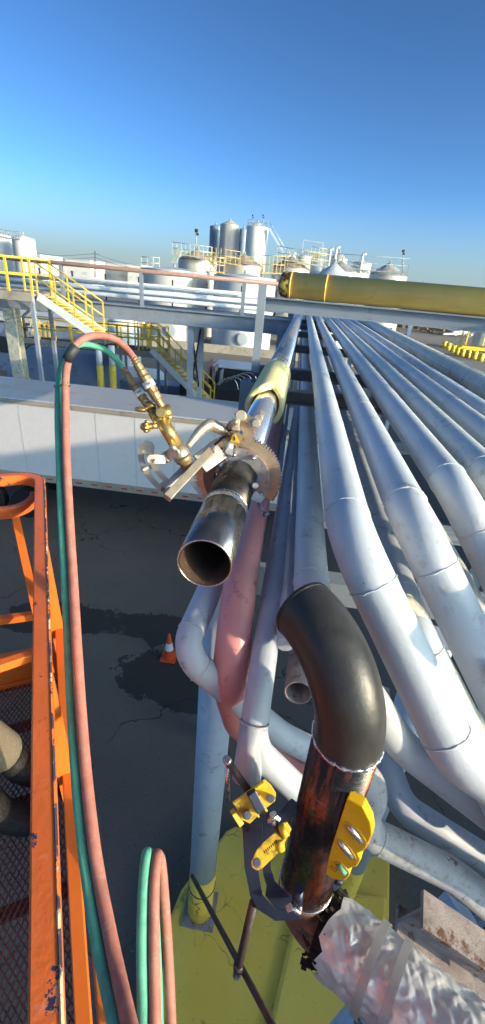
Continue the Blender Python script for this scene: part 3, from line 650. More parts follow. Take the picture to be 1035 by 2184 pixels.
loop([(330,2290,.86),(331,2150,.92),(329,2020,.97),(329,1900,1.02),(333,1834,1.06),(338,1824,1.08),(345,1850,1.10),(354,1960,1.09),(361,2080,1.06),(368,2260,1.0)],.0125,'hosered','red_hose','red hose loop hanging beside the basket at the bottom')
# ================================================================ BLACK ELBOW AND RISER
Cv=at(741,1573,1.42)
k8=.1085
el=thing('black_elbow_assembly','glossy black steel elbow welded on a scratched black riser','pipe elbow',Cv)
az=R(37); hd=V((-math.sin(az),math.cos(az),0)); Re=.292
arc=[Cv+hd*(Re*(1-math.cos(t)))+V((0,0,Re*math.sin(t))) for t in [R(90)*i/24 for i in range(25)]]
MB().sweep(arc,k8*1.015,56,cap=False).build('elbow','elbow',el)
tdir=(arc[-1]-arc[-2]).normalized()
MB().pipe_hollow(arc[-1]-tdir*.002,arc[-1]+tdir*.012,k8*1.028,k8*.92,56).build('bevelled_edge','steelblk',el)
MB().sweep([a for a in arc],k8*.95,40,cap=False).build('bore','inside',el)
bot=at(652,1868,0.0); 
def zray(px,py):            # height on the riser axis for an image row
    lo,hi=Cv.z-3,Cv.z
    for _ in range(40):
        mid=(lo+hi)/2; q=ROT.transposed()@(V((Cv.x,Cv.y,mid))-CAM); y=CY-F*q.y/-q.z
        if y>py: lo=mid
        else: hi=mid
    return lo
zb=zray(0,1878); B0=V((Cv.x,Cv.y,zb))
MB().cyl(Cv-V((0,0,.004)),B0,k8,56).build('riser','riser',el)
m=MB(); m.torus(Cv,V((0,0,1)),k8*1.01,.006,90,8,.5); m.build('weld_bead','zinc',el)
MB().torus(B0,V((0,0,1)),k8*.99,.004,64,6,.2).build('ground_edge','zinc',el)
# ================================================================ RUSTY STUB, CHARRED LAGGING, FOIL JACKET
ru=thing('insulated_pipe','rusty pipe end below the riser disappearing into crumpled foil lagging','pipe',B0)
f0=at(735,2015,1.78); f1=at(1020,2260,1.50)
fdir=(f1-f0).normalized()
pth,_=fillet([B0-V((0,0,.004)),V((Cv.x,Cv.y,zb-.20)),f0+fdir*.1,f1],[.16,.1],14) if False else (None,None)
kn=V((Cv.x,Cv.y,zb-.17))
pp=smooth_path([B0-V((0,0,.006)),B0-V((0,0,.08)),kn+fdir*.03,f0-fdir*.10,f0+fdir*.1],8)
MB().sweep(pp,k8*.985,48).build('bare_pipe','rusty',ru)
# charred ragged ring and foil
u_,v_,d_=frame(fdir)
def ragged(t0,t1,ro,mat,name,jag,n=72,m_=26,crump=.0,inner=None):
    vs=[]; fs=[]
    ph=[rnd.uniform(-1,1) for _ in range(n)]
    ph=[(ph[i]+ph[(i+1)%n]*.6+ph[i-1]*.6)/2 for i in range(n)]
    for i in range(n):
        a_=2*math.pi*i/n; e=u_*math.cos(a_)+v_*math.sin(a_); s0=t0+jag*ph[i]
        for j in range(m_+1):
            tt=s0+(t1-s0)*j/m_
            c=crump*(math.sin(a_*5+tt*21+2*math.sin(tt*13))*math.sin(tt*34+a_*3+1.5*math.sin(a_*7))+.5*math.sin(a_*11-tt*47))*min(1,j/2+.4)
            c+=.009*(abs(math.sin(a_*5+tt*22))*abs(math.sin(a_*5-tt*22)))**.6*min(1,j/5); tt+=rnd.uniform(-.003,.003)
            vs.append(f0+fdir*tt+e*(ro+c+rnd.uniform(-1,1)*crump*.55))
    for i in range(n):
        for j in range(m_): a=i*(m_+1)+j; b=((i+1)%n)*(m_+1)+j; fs.append((a,a+1,b+1,b))
    o=MB().add(vs,fs,False).build(name,mat,ru)
    so=o.modifiers.new('thick','SOLIDIFY'); so.thickness=.006; so.offset=-1
    return o
import numpy as np
def foil():
    n,m_=170,210; rg=np.random.RandomState(5); t0,t1,ro=-.055,.92,.148
    A_=np.arange(n)*2*math.pi/n; T_=t0+(t1-t0)*np.arange(m_+1)/m_
    jag=np.interp(np.arange(n),np.arange(0,n+1,6)[:n//6+2],rg.uniform(-.024,.02,len(np.arange(0,n+1,6)[:n//6+2])))
    vs=[]
    def lay(cell,amp,seed):
        g=np.random.RandomState(seed); kx=max(6,int(round(2*math.pi*ro/cell))); G=g.uniform(-amp,amp,(kx,80)); D=g.rand(kx,80)>.5
        def f(a_,tt):
            x=a_/(2*math.pi)*kx; y=(tt-t0)/cell+2
            x=x+.28*np.sin(y*2.1+seed)+.12*np.sin(y*5.3); y=y+.28*np.sin(x*2.7+seed*2)+.12*np.sin(x*6.1)
            i=np.floor(x).astype(int); j=np.clip(np.floor(y).astype(int),0,78); fx=x-np.floor(x); fy=y-np.floor(y); i0=i%kx; i1=(i+1)%kx
            a=G[i0,j];b=G[i1,j];c=G[i0,j+1];d=G[i1,j+1]
            t1_=np.where(fx+fy<1,a+(b-a)*fx+(c-a)*fy,d+(c-d)*(1-fx)+(b-d)*(1-fy)); t2_=np.where(fx>fy,a+(b-a)*fx+(d-b)*fy,a+(c-a)*fy+(d-c)*fx)
            return np.where(D[i0,j],t1_,t2_)
        return f
    L1_=lay(.075,.0065,3); L2_=lay(.036,.0062,8); L3_=lay(.019,.0026,12)
    for i in range(n):
        tt=T_+jag[i]*np.clip(1-(T_-t0)/.08,0,1)
        aa=np.full_like(tt,A_[i]); h=L1_(aa,tt)+L2_(aa,tt)+L3_(aa,tt)
        h*=np.clip((tt-t0)/.05+.3,0,1)
        e_=u_*math.cos(A_[i])+v_*math.sin(A_[i])
        for j in range(m_+1): vs.append(f0+fdir*float(tt[j])+e_*(ro-.004+float(h[j])))
    fs=[]
    for i in range(n):
        for j in range(m_): a=i*(m_+1)+j; b=((i+1)%n)*(m_+1)+j; fs.append((a,a+1,b+1,b))
    MB().add(vs,fs,True).build('foil_jacket','foil',ru)
foil()
m=MB(); m.lathe(f0,fdir,[(-.10,k8*.99),(-.085,.115),(-.04,.132),(.03,.136),(.031,.02)],48)
for i in range(90):
    a_=rnd.uniform(0,2*math.pi); e=u_*math.cos(a_)+v_*math.sin(a_); r_=rnd.uniform(.115,.15); c=f0+fdir*rnd.uniform(-.1,-.02)+e*r_
    m.beam(c,c+fdir*rnd.uniform(-.05,-.015)+e*rnd.uniform(-.02,.02)+u_*rnd.uniform(-.01,.01),rnd.uniform(.006,.018),.003)
m.build('charred_lagging','char',ru)
for t in (.115,.205):
    b=MB(); b.lathe(f0,fdir,[(t-.016,.1575),(t-.016,.1605),(t+.016,.1605),(t+.016,.1575)],64,False); b.build('metal_band','strap',ru)
    c=f0+fdir*t-v_*.12-u_*.11; cc=MB(); cc.beam(f0+fdir*t+(-u_*.8-v_*.6)*.165,f0+fdir*(t+.05)+(-u_*.8-v_*.6)*.172,.022,.008); cc.build('band_buckle','bolt',ru)
# ================================================================ MAGNETIC LEVEL
lv0=at(768,1712,1.36); lv1=at(716,1862,1.60)
ld_=(lv1-lv0).normalized()
fc_=(CAM-(lv0+lv1)/2).normalized(); fc_=(fc_+V((-.15,-.35,0))).normalized(); nrm=(fc_-ld_*fc_.dot(ld_)).normalized(); sd=ld_.cross(nrm).normalized()
if (ROT.transposed()@sd).x<0: sd=-sd
Lc=(lv0+lv1)/2-nrm*.0
lvl=thing('spirit_level','small yellow magnetic spirit level stuck to the right of the black riser','spirit level',Lc)
L=(lv1-lv0).length*1.06; WL=1.2
def P2(x,y): return (x*L,y)
# outline in (along, across): inner edge against the pipe is straight, outer edge scalloped
pl=[(-.5,-.032),(.5,-.032),(.5,.000),(.42,.030),(.34,.036),(.30,.036),(.27,.026),(.20,.036),(.15,.046),(.05,.048),(.0,.036),(-.06,.046),(-.1,.05),(-.28,.052),(-.34,.046),(-.40,.038),(-.5,.010)]
m=MB(); m.prism([(x*L,y*WL) for x,y in pl],Lc,ld_,sd,nrm,.034); m.build('body','level',lvl,bevel=.004)
m=MB(); m.obox(Lc-sd*.050,ld_,sd,nrm,L*.98,.014,.026); m.build('magnetic_strip','dark',lvl,bevel=.002)
for (x,y,ang,l,w2) in ((-.20,.016,52,.085,.024),(.03,.006,52,.085,.020),(.28,.014,52,.05,.020)):
    a_=R(ang); dx=ld_*math.cos(a_)*.8+sd*math.sin(a_)*.7; dx.normalize(); c=Lc+ld_*(x*L)+sd*y+nrm*.018
    v=MB(); dy=nrm.cross(dx); v.prism([((l/2)*math.cos(t)*1.15,(w2)*math.sin(t)*1.1) for t in [2*math.pi*i/20 for i in range(20)]],c-nrm*.0005,dx,dy,nrm,.003); v.build('vial_window','clampyellow',lvl)
    v=MB(); v.sweep([c-dx*l*.42,c-dx*l*.36,c+dx*l*.36,c+dx*l*.42],[.005,.011,.011,.005],14); vo=v.build('vial','zinc' if x<.2 else 'hosegreen',lvl)
text('moulded_number','15',.036,Lc+ld_*(.36*L)-sd*.010+nrm*.0165,(sd*.3-ld_*.95).normalized()*-1 if False else (-ld_*.9+sd*.2).normalized(),((-ld_*.9+sd*.2).normalized()).cross(nrm)*-1,'ink',lvl)
m=MB()
for k in range(5): m.obox(Lc+ld_*((.02+.04*k)*L)-sd*.022+nrm*.016,ld_,sd,nrm,.007,.005,.001)
m.build('moulded_lettering','ink',lvl)
# small clamp screw behind the level
# ================================================================ PIPE ALIGNMENT CLAMP
dK=1.50
K=lambda x,y,d=dK: at(x,y,d)
ck=thing('pipe_clamp','yellow and blue black pipe clamp gripping the riser from the left','clamp',K(560,1850))
fk=(CAM-K(560,1830)).normalized()
def flat(poly,d,t,mat,name,par=ck,bev=.002,hole=None):
    n=len(poly); f=[K(x,y,d)+fk*(t/2) for x,y in poly]; b=[p-fk*t for p in f]
    m=MB(); m.add(f+b,[tuple(range(n)),tuple(reversed(range(n,2*n)))]+[(i,n+i,n+(i+1)%n,(i+1)%n) for i in range(n)])
    return m.build(name,mat,par,bevel=bev)
# black C plate built as two strips around the slot
flat([(517,1758),(560,1758),(562,1795),(552,1810),(548,1832),(553,1868),(560,1908),(590,1938),(640,1944),(640,1960),(588,1964),(548,1938),(534,1910),(522,1850)],1.56,.022,'clampblack','back_plate')
flat([(560,1758),(580,1735),(600,1728),(622,1703),(634,1712),(618,1760),(602,1795),(580,1822),(577,1845),(586,1878),(607,1900),(640,1920),(640,1944),(590,1938),(566,1910),(569,1890),(562,1866),(559,1832),(563,1812),(562,1795)],1.561,.022,'clampblack','front_plate')
flat([(498,1712),(566,1664),(578,1674),(589,1692),(587,1708),(560,1730),(533,1757),(515,1748)],1.46,.012,'clampyellow','bracket_plate')
m=MB(); m.beam(K(500,1713,1.45),K(566,1665,1.45),.010,.030,fk); m.beam(K(497,1730,1.47),K(514,1757,1.47),.018,.03,fk); m.build('bracket_flange','clampyellow',ck,bevel=.002)
m=MB(); m.beam(K(533,1702,1.44),K(550,1738,1.44),.006,.03,fk); m.beam(K(551,1692,1.44),K(567,1726,1.44),.006,.03,fk); m.build('yoke_rib','clampyellow',ck)
m=MB(); m.beam(K(535,1688,1.43),K(556,1728,1.43),.030,.026,fk); m.build('black_yoke','clampblack',ck,bevel=.003)
b_=MB()
for x,y in ((528,1738),(577,1702),(548,1840)):
    b_=MB(); b_.cyl(K(x,y,1.46),K(x,y,1.43),.0115,6,smooth=False); b_.cyl(K(x,y,1.46),K(x,y,1.452),.014,16); b_.build('bolt','bolt',ck)
flat([(536,1838),(548,1812),(564,1795),(590,1772),(612,1752),(622,1768),(606,1800),(590,1822),(560,1852),(548,1857),(538,1850)],1.48,.012,'clampyellow','link_arm')
txt=K(577,1806,1.465); du=(K(590,1795,1.465)-K(565,1817,1.465)).normalized(); dv=fk.cross(du).normalized()
mm=MB()
for k in range(8): mm.obox(txt+du*((k-3.5)*.0075)+fk*.001,du,dv,fk,.0045,.008,.001)
mm.build('stamped_lettering','ink',ck)
m=MB(); m.cyl(K(600,1775,1.46),K(612,1768,1.46),.02,14); m.cyl(K(596,1790,1.48),K(600,1812,1.48),.014,14); m.build('chain_anchor','clampyellow',ck)
m=MB(); m.cyl(K(484,1622,1.50),K(545,1706,1.46),.0125,16); m.cyl(K(556,1722,1.46),K(606,1784,1.48),.0105,16); m.build('screw_shaft','rod',ck)
m=MB(); m.cyl(K(483,1619,1.49),K(487,1626,1.50),.0145,18); m.cyl(K(484.5,1621,1.482),K(485.5,1622,1.49),.010,12); m.build('screw_head','zinc',ck)
m=MB(); m.cyl(K(484,1628,1.52),K(487,1706,1.56),.0075,12); m.build('tommy_bar','zinc',ck)
m=MB(); m.cyl(K(580,1738,1.45),K(584,1745,1.45),.016,12); m.beam(K(572,1752,1.45),K(588,1742,1.45),.012,.014,fk); m.beam(K(584,1738,1.45),K(596,1748,1.45),.010,.014,fk); m.build('wing_nut','zinc',ck)
m=MB(); m.cyl(K(637,1895,1.5),K(633,1935,1.52),.018,14); m.build('clamp_foot','clampblack',ck)
m=MB(); m.beam(K(612,1938,1.5),K(624,1932,1.5),.02,.02,fk); m.cyl(K(624,1936,1.5),K(640,1946,1.5),.010,12); m.cyl(K(640,1932,1.5),K(640,1948,1.5),.008,12); m.build('wing_screw','zinc',ck,bevel=.002)
m=MB(); m.cyl(K(541,1925,1.57),K(509,2062,1.72),.0155,16); m.cyl(K(509,2055,1.71),K(508,2066,1.72),.019,12); m.build('long_handle','rod',ck)
m=MB(); m.cyl(K(508,2068,1.72),K(505,2082,1.74),.016,6,smooth=False); m.build('handle_nut','bolt',ck)
# second jaw behind right edge of riser
m=MB(); m.beam(K(706,1858,1.72),K(716,1886,1.72),.04,.05,fk); m.cyl(K(716,1876,1.7),K(728,1882,1.7),.014,12); m.build('far_jaw','clampblack',ck,bevel=.003)
# ================================================================ ORANGE LIFT BASKET
zr=H-.9; zf=H-1.82
ra0=atz(86,1018,zr); ra1=atz(100,2080,zr); e=(ra0-ra1).normalized(); nI=V((0,0,1)).cross(e)   # nI points into the basket (left)
if nI.x>0: nI=-nI
bk_=thing('lift_basket','scratched orange lift basket with a mesh floor at the lower left','lift basket',ra1-V((0,0,zr-zf)))
w=.040
def sq(m,pts,w_=w,h_=w):
    for i in range(len(pts)-1):
        m.beam(pts[i],pts[i+1],w_,h_)
endf=ra0
near=ra1-e*1.4
m=MB()
cor=[endf+e*0.0]; 
# rounded far corner
rc=.10
cpts=[near,endf-e*rc]
for k in range(1,9):
    a_=R(90)*k/8; cpts.append(endf-e*rc+nI*rc+(-nI*math.cos(a_)+e*math.sin(a_))*rc)
cpts.append(endf+nI*1.15)
# solid strip swept with square section
def sqsweep(pts,w_,h_):
    m=MB(); vs=[]; n=len(pts)
    for i,p in enumerate(pts):
        t=(pts[min(n-1,i+1)]-pts[max(0,i-1)]).normalized(); u=t.cross(V((0,0,1))).normalized(); v=V((0,0,1))
        c=.18
        for (a_,b_) in ((-1+c,-1),(1-c,-1),(1,-1+c),(1,1-c),(1-c,1),(-1+c,1),(-1,1-c),(-1,-1+c)): vs.append(p+u*(a_*w_/2)+v*(b_*h_/2))
    fs=[]
    for i in range(n-1):
        for k in range(8): fs.append((i*8+k,i*8+(k+1)%8,(i+1)*8+(k+1)%8,(i+1)*8+k))
    fs.append(tuple(range(7,-1,-1))); fs.append(tuple((n-1)*8+k for k in range(8)))
    return m.add(vs,fs,False)
sqsweep(cpts,.043,.05).build('top_rail','orange',bk_)
wr=MB()
for i in range(len(cpts)-1):
    d__=(cpts[i+1]-cpts[i]).normalized(); s__=V((0,0,1)).cross(d__)
    if s__.dot(nI)>0: s__=-s__
    wr.beam(cpts[i]+s__*.0195+V((0,0,.0235)),cpts[i+1]+s__*.0195+V((0,0,.0235)),.0052,.0052,up=(s__+V((0,0,1))).normalized())
wr.build('worn_edge','wear',bk_)
# loop bracket at the far left corner
lp=[]
c0=endf-e*.10+nI*.20
for k in range(0,33):
    a_=2*math.pi*k/32; lp.append(c0-V((0,0,.10))+nI*(math.cos(a_)*.20+.03)+e*math.sin(a_)*.14)
# gate strap: lower band of the far corner
c2=[endf-e*.30+nI*1.1]
b1=[endf-e*.24+nI*.9, endf-e*.24+nI*.14]
for k in range(1,9):
    a_=R(90)*k/8; b1.append(endf-e*.24+nI*.14+(-nI*math.sin(a_)*.11+e*(1-math.cos(a_))*.14))
b1=[p-V((0,0,.05)) for p in b1]
sqsweep(b1,.03,.05).build('gate_rail','orange',bk_)
m=MB(); m.beam(endf-e*.01+nI*.30-V((0,0,.05)),endf-e*.24+nI*.30-V((0,0,.05)),.10,.012); m.build('gate_plate','orange',bk_)
# uprights and braces
def upr(t,w_=.05,inn=0,top=0): 
    p=endf-e*t+nI*inn; return p
a=atz(22,1085,zr-.06); b=atz(64,1290,zr-.45); 
m=MB(); m.beam(atz(30,1085,zr-.10),endf-e*.85+nI*.02-V((0,0,.42)),.055,.03,up=nI); m.build('diagonal_brace','orange2',bk_)
mr=zr-.42
MBm=MB(); mid=[endf-e*.9+nI*.9-V((0,0,.42)),endf-e*.72+nI*.03-V((0,0,.42))]
sqsweep(mid,.035,.035).build('mid_rail','orange2',bk_)
sqsweep([near-V((0,0,.42))-nI*.02,endf-e*.55-nI*.02-V((0,0,.42)),endf-e*.50+nI*.03-V((0,0,.42)),endf-e*.48+nI*.3-V((0,0,.42))],.032,.032).build('mid_rail','orange2',bk_)
for t in (.62,1.25,2.2,2.9):
    p=endf-e*t; m=MB(); m.beam(p-V((0,0,.025)),p-nI*.03-V((0,0,zr-zf)),.045,.02,up=e); m.build('upright','orange2',bk_)
# toe board along the outer edge
fe=endf-e*.36
ob=[near-nI*.05,fe-e*.12-nI*.05,fe-e*.02+nI*.02,fe+nI*.1,fe+nI*1.15]
ob=[V((p.x,p.y,zf+.09)) for p in ob]
m=MB(); 
for i in range(len(ob)-1): m.beam(ob[i],ob[i+1],.012,.16)
m.build('toe_board','orange2',bk_)
sqsweep([p-V((0,0,.09)) for p in ob],.05,.045).build('floor_frame','orange2',bk_)
sqsweep([V((p.x,p.y,zf+.18)) for p in ob],.03,.022).build('toe_rail','orange2',bk_)
for i,t in enumerate((.6,.95,1.3,1.8,2.3,2.8,3.3)):
    a=endf-e*t; m=MB(); m.beam(V((a.x,a.y,zf-.03)),V((a.x,a.y,zf-.03))+nI*1.1,.035,.03); m.build('floor_joist','meshred',bk_)
# expanded metal floor
m=MB(); Lb=3.6; Wb=1.12; stp=.034
org=V((fe.x,fe.y,zf)); 
k=-int(Wb*1.7/stp)
while k*stp<Lb:
    for sgn in (1,-1):
        # line from (t, 0) to (t+Wb*1.7, Wb)
        t0=k*stp; t1=t0+Wb*1.7
        if sgn==1: A0=(t0,0); B0_=(t1,Wb)
        else: A0=(t0,Wb); B0_=(t1,0)
        def clipp(P,Q):
            (x0,y0),(x1,y1)=P,Q
            if x1<=0 or x0>=Lb: return None
            if x0<0: f_=(-x0)/(x1-x0); x0,y0=0,y0+(y1-y0)*f_
            if x1>Lb: f_=(Lb-x0)/(x1-x0); x1,y1=Lb,y0+(y1-y0)*f_
            return (x0,y0),(x1,y1)
        q=clipp(A0,B0_)
        if q:
            (x0,y0),(x1,y1)=q; m.beam(org-e*x0+nI*y0+V((0,0,.002*sgn)),org-e*x1+nI*y1+V((0,0,.002*sgn)),.0042,.004)
    k+=1
m.build('mesh_floor','meshred',bk_)
# decal panel on outer side
pd0=atz(196,1500,zf+.30); 
sg=MB(); c=endf-e*.78-nI*.075; c=V((c.x,c.y,zf+.22)); sg.obox(c,e,V((0,0,1)),nI,.62,.26,.006)
so=sg.build('warning_sign','label',bk_)
m=MB(); 
for k in range(5): m.obox(c-nI*.004+e*(.2-.09*k)+V((0,0,.05)),e,V((0,0,1)),nI,.05,.09,.002)
m.build('sign_lettering','signred',so)
m=MB()
for k in range(4): m.obox(c-nI*.004+V((0,0,-.02-.025*k)),e,V((0,0,1)),nI,.5,.010,.002)
m.build('sign_lettering','ink',so)
# ================================================================ PERSON in the basket
def skin_body(name,nodes,edges,mat,parent=None,sub=2):
    me=bpy.data.meshes.new(name); me.from_pydata([tuple(n[0]) for n in nodes],edges,[]); me.materials.append(M[mat])
    o=bpy.data.objects.new(name,me); sc.collection.objects.link(o)
    md=o.modifiers.new('skin','SKIN'); 
    if not me.skin_vertices: me.attributes if False else None
    import bmesh
    b=bmesh.new(); b.from_mesh(me); lay=b.verts.layers.skin.verify(); b.verts.ensure_lookup_table()
    for i,n in enumerate(nodes):
        b.verts[i][lay].radius=(n[1],n[2] if len(n)>2 else n[1]); b.verts[i][lay].use_root=(i==0)
    b.to_mesh(me); b.free()
    md.use_smooth_shade=True
    s=o.modifiers.new('sub','SUBSURF'); s.levels=sub; s.render_levels=sub
    dg=bpy.context.evaluated_depsgraph_get(); m2=bpy.data.meshes.new_from_object(o.evaluated_get(dg)); o.modifiers.clear(); o.data=m2
    if parent: o.parent=parent
    return o
PS=.93
fa=atz(40,1640,zf+.06); fb=atz(-12,1735,zf+.06)      # two boots
base=V(((fa.x+fb.x)/2,(fa.y+fb.y)/2,zf))
pdv=-nI; 
pe=thing('person','worker in khaki trousers and black boots standing in the orange basket','person',base)
def W_(x,y,z): return (e*x+nI*y)*1.0+V((0,0,z))       # person frame, relative to base
fal=fa-base; fal.z=0; fbl=fb-base; fbl.z=0
hip=(fal+fbl)/2+nI*.36+e*-.12
def at_(p,z): return V((p.x,p.y,z))
ka=at_(fal*.65+hip*.35,.47); kb=at_(fbl*.6+hip*.4,.47)
side=(fal-fbl).normalized()
nodes=[(at_(hip,.86),.15,.12),(at_(hip+side*.09,.80),.115),(ka,.075),(at_(fal+nI*.02,.12),.05),(at_(hip-side*.09,.80),.115),(kb,.075),(at_(fbl+nI*.02,.12),.05),
 (at_(hip,1.05),.14,.11),(at_(hip,1.30),.17,.12),(at_(hip,1.45),.07),(at_(hip,1.52),.055),(at_(hip-nI*.02,1.62),.085),(at_(hip-nI*.02,1.70),.075),
 (at_(hip+side*.19,1.40),.06),(at_(hip+side*.27-nI*.02,1.14),.045),(at_(hip+side*.20-nI*.20,.98),.034),
 (at_(hip-side*.19,1.40),.06),(at_(hip-side*.27-nI*.02,1.14),.045),(at_(hip-side*.22-nI*.18,.98),.034)]
edges=[(0,1),(1,2),(2,3),(0,4),(4,5),(5,6),(0,7),(7,8),(8,9),(9,10),(10,11),(11,12),(8,13),(13,14),(14,15),(8,16),(16,17),(17,18)]
skin_body('body',nodes,edges,'skin',pe)
tn=[(at_(hip,.90),.165,.135),(at_(hip+side*.09,.78),.125),(at_(ka,.50),.09),(at_(ka*.45+(fal+nI*.02)*.55,.30),.082),(at_(fal+nI*.02,.15),.080),(at_(hip-side*.09,.78),.125),(at_(kb,.50),.09),(at_(kb*.45+(fbl+nI*.02)*.55,.30),.08),(at_(fbl+nI*.02,.15),.078)]
skin_body('trousers',tn,[(0,1),(1,2),(2,3),(3,4),(0,5),(5,6),(6,7),(7,8)],'khaki',pe)
skin_body('shirt',[(at_(hip,1.0),.155,.125),(at_(hip,1.30),.185,.135),(at_(hip,1.42),.10),(at_(hip+side*.19,1.40),.075),(at_(hip+side*.27-nI*.02,1.14),.056),(at_(hip-side*.19,1.40),.075),(at_(hip-side*.27-nI*.02,1.14),.056)],[(0,1),(1,2),(1,3),(3,4),(1,5),(5,6)],'shirt',pe)
skin_body('hair',[(at_(hip+nI*.01,1.68),.085),(at_(hip+nI*.01,1.73),.08)],[(0,1)],'hair',pe)
fw=(-nI*.85-e*.5).normalized()
for f_ in (fal,fbl):
    skin_body('boot',[(at_(f_+nI*.02,.16),.062),(at_(f_,.07),.062,.06),(at_(f_+fw*.09,.052),.056,.05),(at_(f_+fw*.17,.044),.05,.042)],[(0,1),(1,2),(2,3)],'boot',pe)
for s_,w0 in ((1,nodes[15][0]),(-1,nodes[18][0])):
    hd_=(-nI*.9+V((0,0,-.35))).normalized(); sdv=side
    nd=[(w0,.032,.022),(w0+hd_*.05,.036,.018),(w0+hd_*.085,.034,.015)]; ed=[(0,1),(1,2)]
    skin_body('hand',nd,ed,'skin',pe,1)
    for k,ln in enumerate((.065,.075,.07,.055)):
        q=w0+hd_*.085+sdv*(.024-.016*k); skin_body('finger',[(q,.009),(q+hd_*ln*.5+V((0,0,-.008)),.0085),(q+hd_*ln*.85+V((0,0,-.03)),.0075)],[(0,1),(1,2)],'skin',pe,1)
    q=w0+hd_*.03+sdv*.03*s_*-1; skin_body('thumb',[(q,.011),(q+hd_*.03-sdv*.022*s_,.010),(q+hd_*.055-sdv*.03*s_,.008)],[(0,1),(1,2)],'skin',pe,1)
# ================================================================ YELLOW GAS PIPE, BEAM, POST
yL=at(618,608,4.85); yd=V((math.cos(R(-7)),math.sin(R(-7)),0)); yR=yL+yd*7
ry=.130
gp=thing('yellow_pipe','big yellow pipe with a rust chipped end cap crossing above the rack','pipe',yL)
MB().cyl(yL,yR,ry,48).build('pipe_wall','yellowpipe',gp)
MB().lathe(yL+yd*.004,-yd,[(0,ry*1.0),(.05,ry*.99),(.09,ry*.9),(.115,ry*.62),(.125,ry*.3),(.127,0)],40).build('end_cap','yellowcap',gp)
MB().torus(yL+yd*.02,yd,ry,.006,48,6,.2).build('weld_bead','yellowpipe',gp)
MB().torus(yL+yd*.40,yd,ry,.006,48,6,.2).build('weld_bead','yellowpipe',gp)
zbm=yL.z-ry-.075
bL=V((yL.x-.42,yL.y,zbm))-yd*.0; bR=V((yR.x,yR.y,zbm))
o=MB().ibeam(V((yL.x-.32,yL.y+.02,zbm)),bR,.14,.145,.1).build('carrier_beam','greysteel'); tag(o,'steel I beam directly under the big yellow pipe','beam')
pt=atz(562,606,H-.01); pt=aty(561,608,5.25); pbm=V((pt.x,5.25,zt+.065))
o=MB().ibeam(pbm,pt,.085,.085,.12,up=V((0,1,0))).build('post','greysteel'); tag(o,'upright grey post at the left end of the beam under the yellow pipe','post')
q=atz(872,722,0); 
bb=aty(882,690,q.y)
pr=V((yL.x,yL.y,0))+yd*2.25
# white post supporting the yellow pipe beam on the right
q=at(878,690,12.0)
o=MB().ibeam(V((q.x,q.y+.1,0)),V((q.x,q.y+.1,zbm-.075)),.10,.10,.1,up=V((0,1,0))).build('post','pipe'); tag(o,'sunlit white post under the yellow pipe on the right','post')
# ================================================================ TRAFFIC CONE
c=atz(361,1402,0)
cn=thing('traffic_cone','small orange traffic cone with a white band standing on the asphalt','cone',c)
m=MB(); m.box(c+V((0,0,.02)),(.36,.36,.04)); m.build('base','cone',cn,bevel=.02)
MB().lathe(c,V((0,0,1)),[(.03,.14),(.27,.098)],28).build('cone_body','cone',cn)
MB().lathe(c,V((0,0,1)),[(.27,.099),(.46,.064)],28).build('reflective_band','white',cn)
MB().lathe(c,V((0,0,1)),[(.46,.063),(.70,.030),(.71,.024),(.71,0)],28).build('cone_tip','cone',cn)
# ================================================================ TRAILER
YT=12.55; ztop=4.12; zbt=1.5
x0=-11.2; x1=1.9; YB=YT+2.75
tl=thing('box_trailer','long white box trailer parked across behind the open pipe','trailer',((x0+x1)/2,YT+1.3,0))
m=MB(); m.box(((x0+x1)/2,(YT+YB)/2,(ztop+zbt+.22)/2),(x1-x0,YB-YT,ztop-zbt-.22)); m.build('box_body','white',tl,bevel=.02)
MB().box(((x0+x1)/2,(YT+YB)/2,ztop+.012),(x1-x0-.1,YB-YT-.2,.024)).build('roof','tank2',tl)
MB().box(((x0+x1)/2,YT-.015,ztop-.05),(x1-x0,.05,.12)).build('top_rail','concrete',tl)
MB().box(((x0+x1)/2,YT-.018,zbt+.12),(x1-x0,.05,.24)).build('lower_rail','concrete',tl)
x=x0+.3
while x<x1:
    MB().box((x,YT-.047,zbt+.12),(.20,.006,.045)).build('red_reflector','trailertape',tl); x+=.50
x=x0+.6
while x<x1:
    s=MB(); s.box((x,YT-.004,(ztop+zbt)/2+.05),(.008,.008,ztop-zbt-.34)); rv=s
    for k in range(30): rv.cyl((x+.03,YT-.0,zbt+.3+k*.078),(x+.03,YT-.006,zbt+.3+k*.078),.010,6)
    s.build('side_seam','tank2',tl); x+=1.22
MB().box(((x0+x1)/2,(YT+YB)/2,zbt-.12),(x1-x0,.9,.2)).build('chassis','dark',tl)
for xx in (x0+1.4,x0+2.7):
    for yy in (YT+.25,YB-.25):
        wv=MB(); wv.cyl((xx,yy-.2,.5),(xx,yy+.2,.5),.5,28); wv.build('wheel','black',tl)
for xx in (x1-2.2,): MB().box((xx,YT+.5,.75),(.12,.12,1.5)).build('landing_leg','dark',tl)
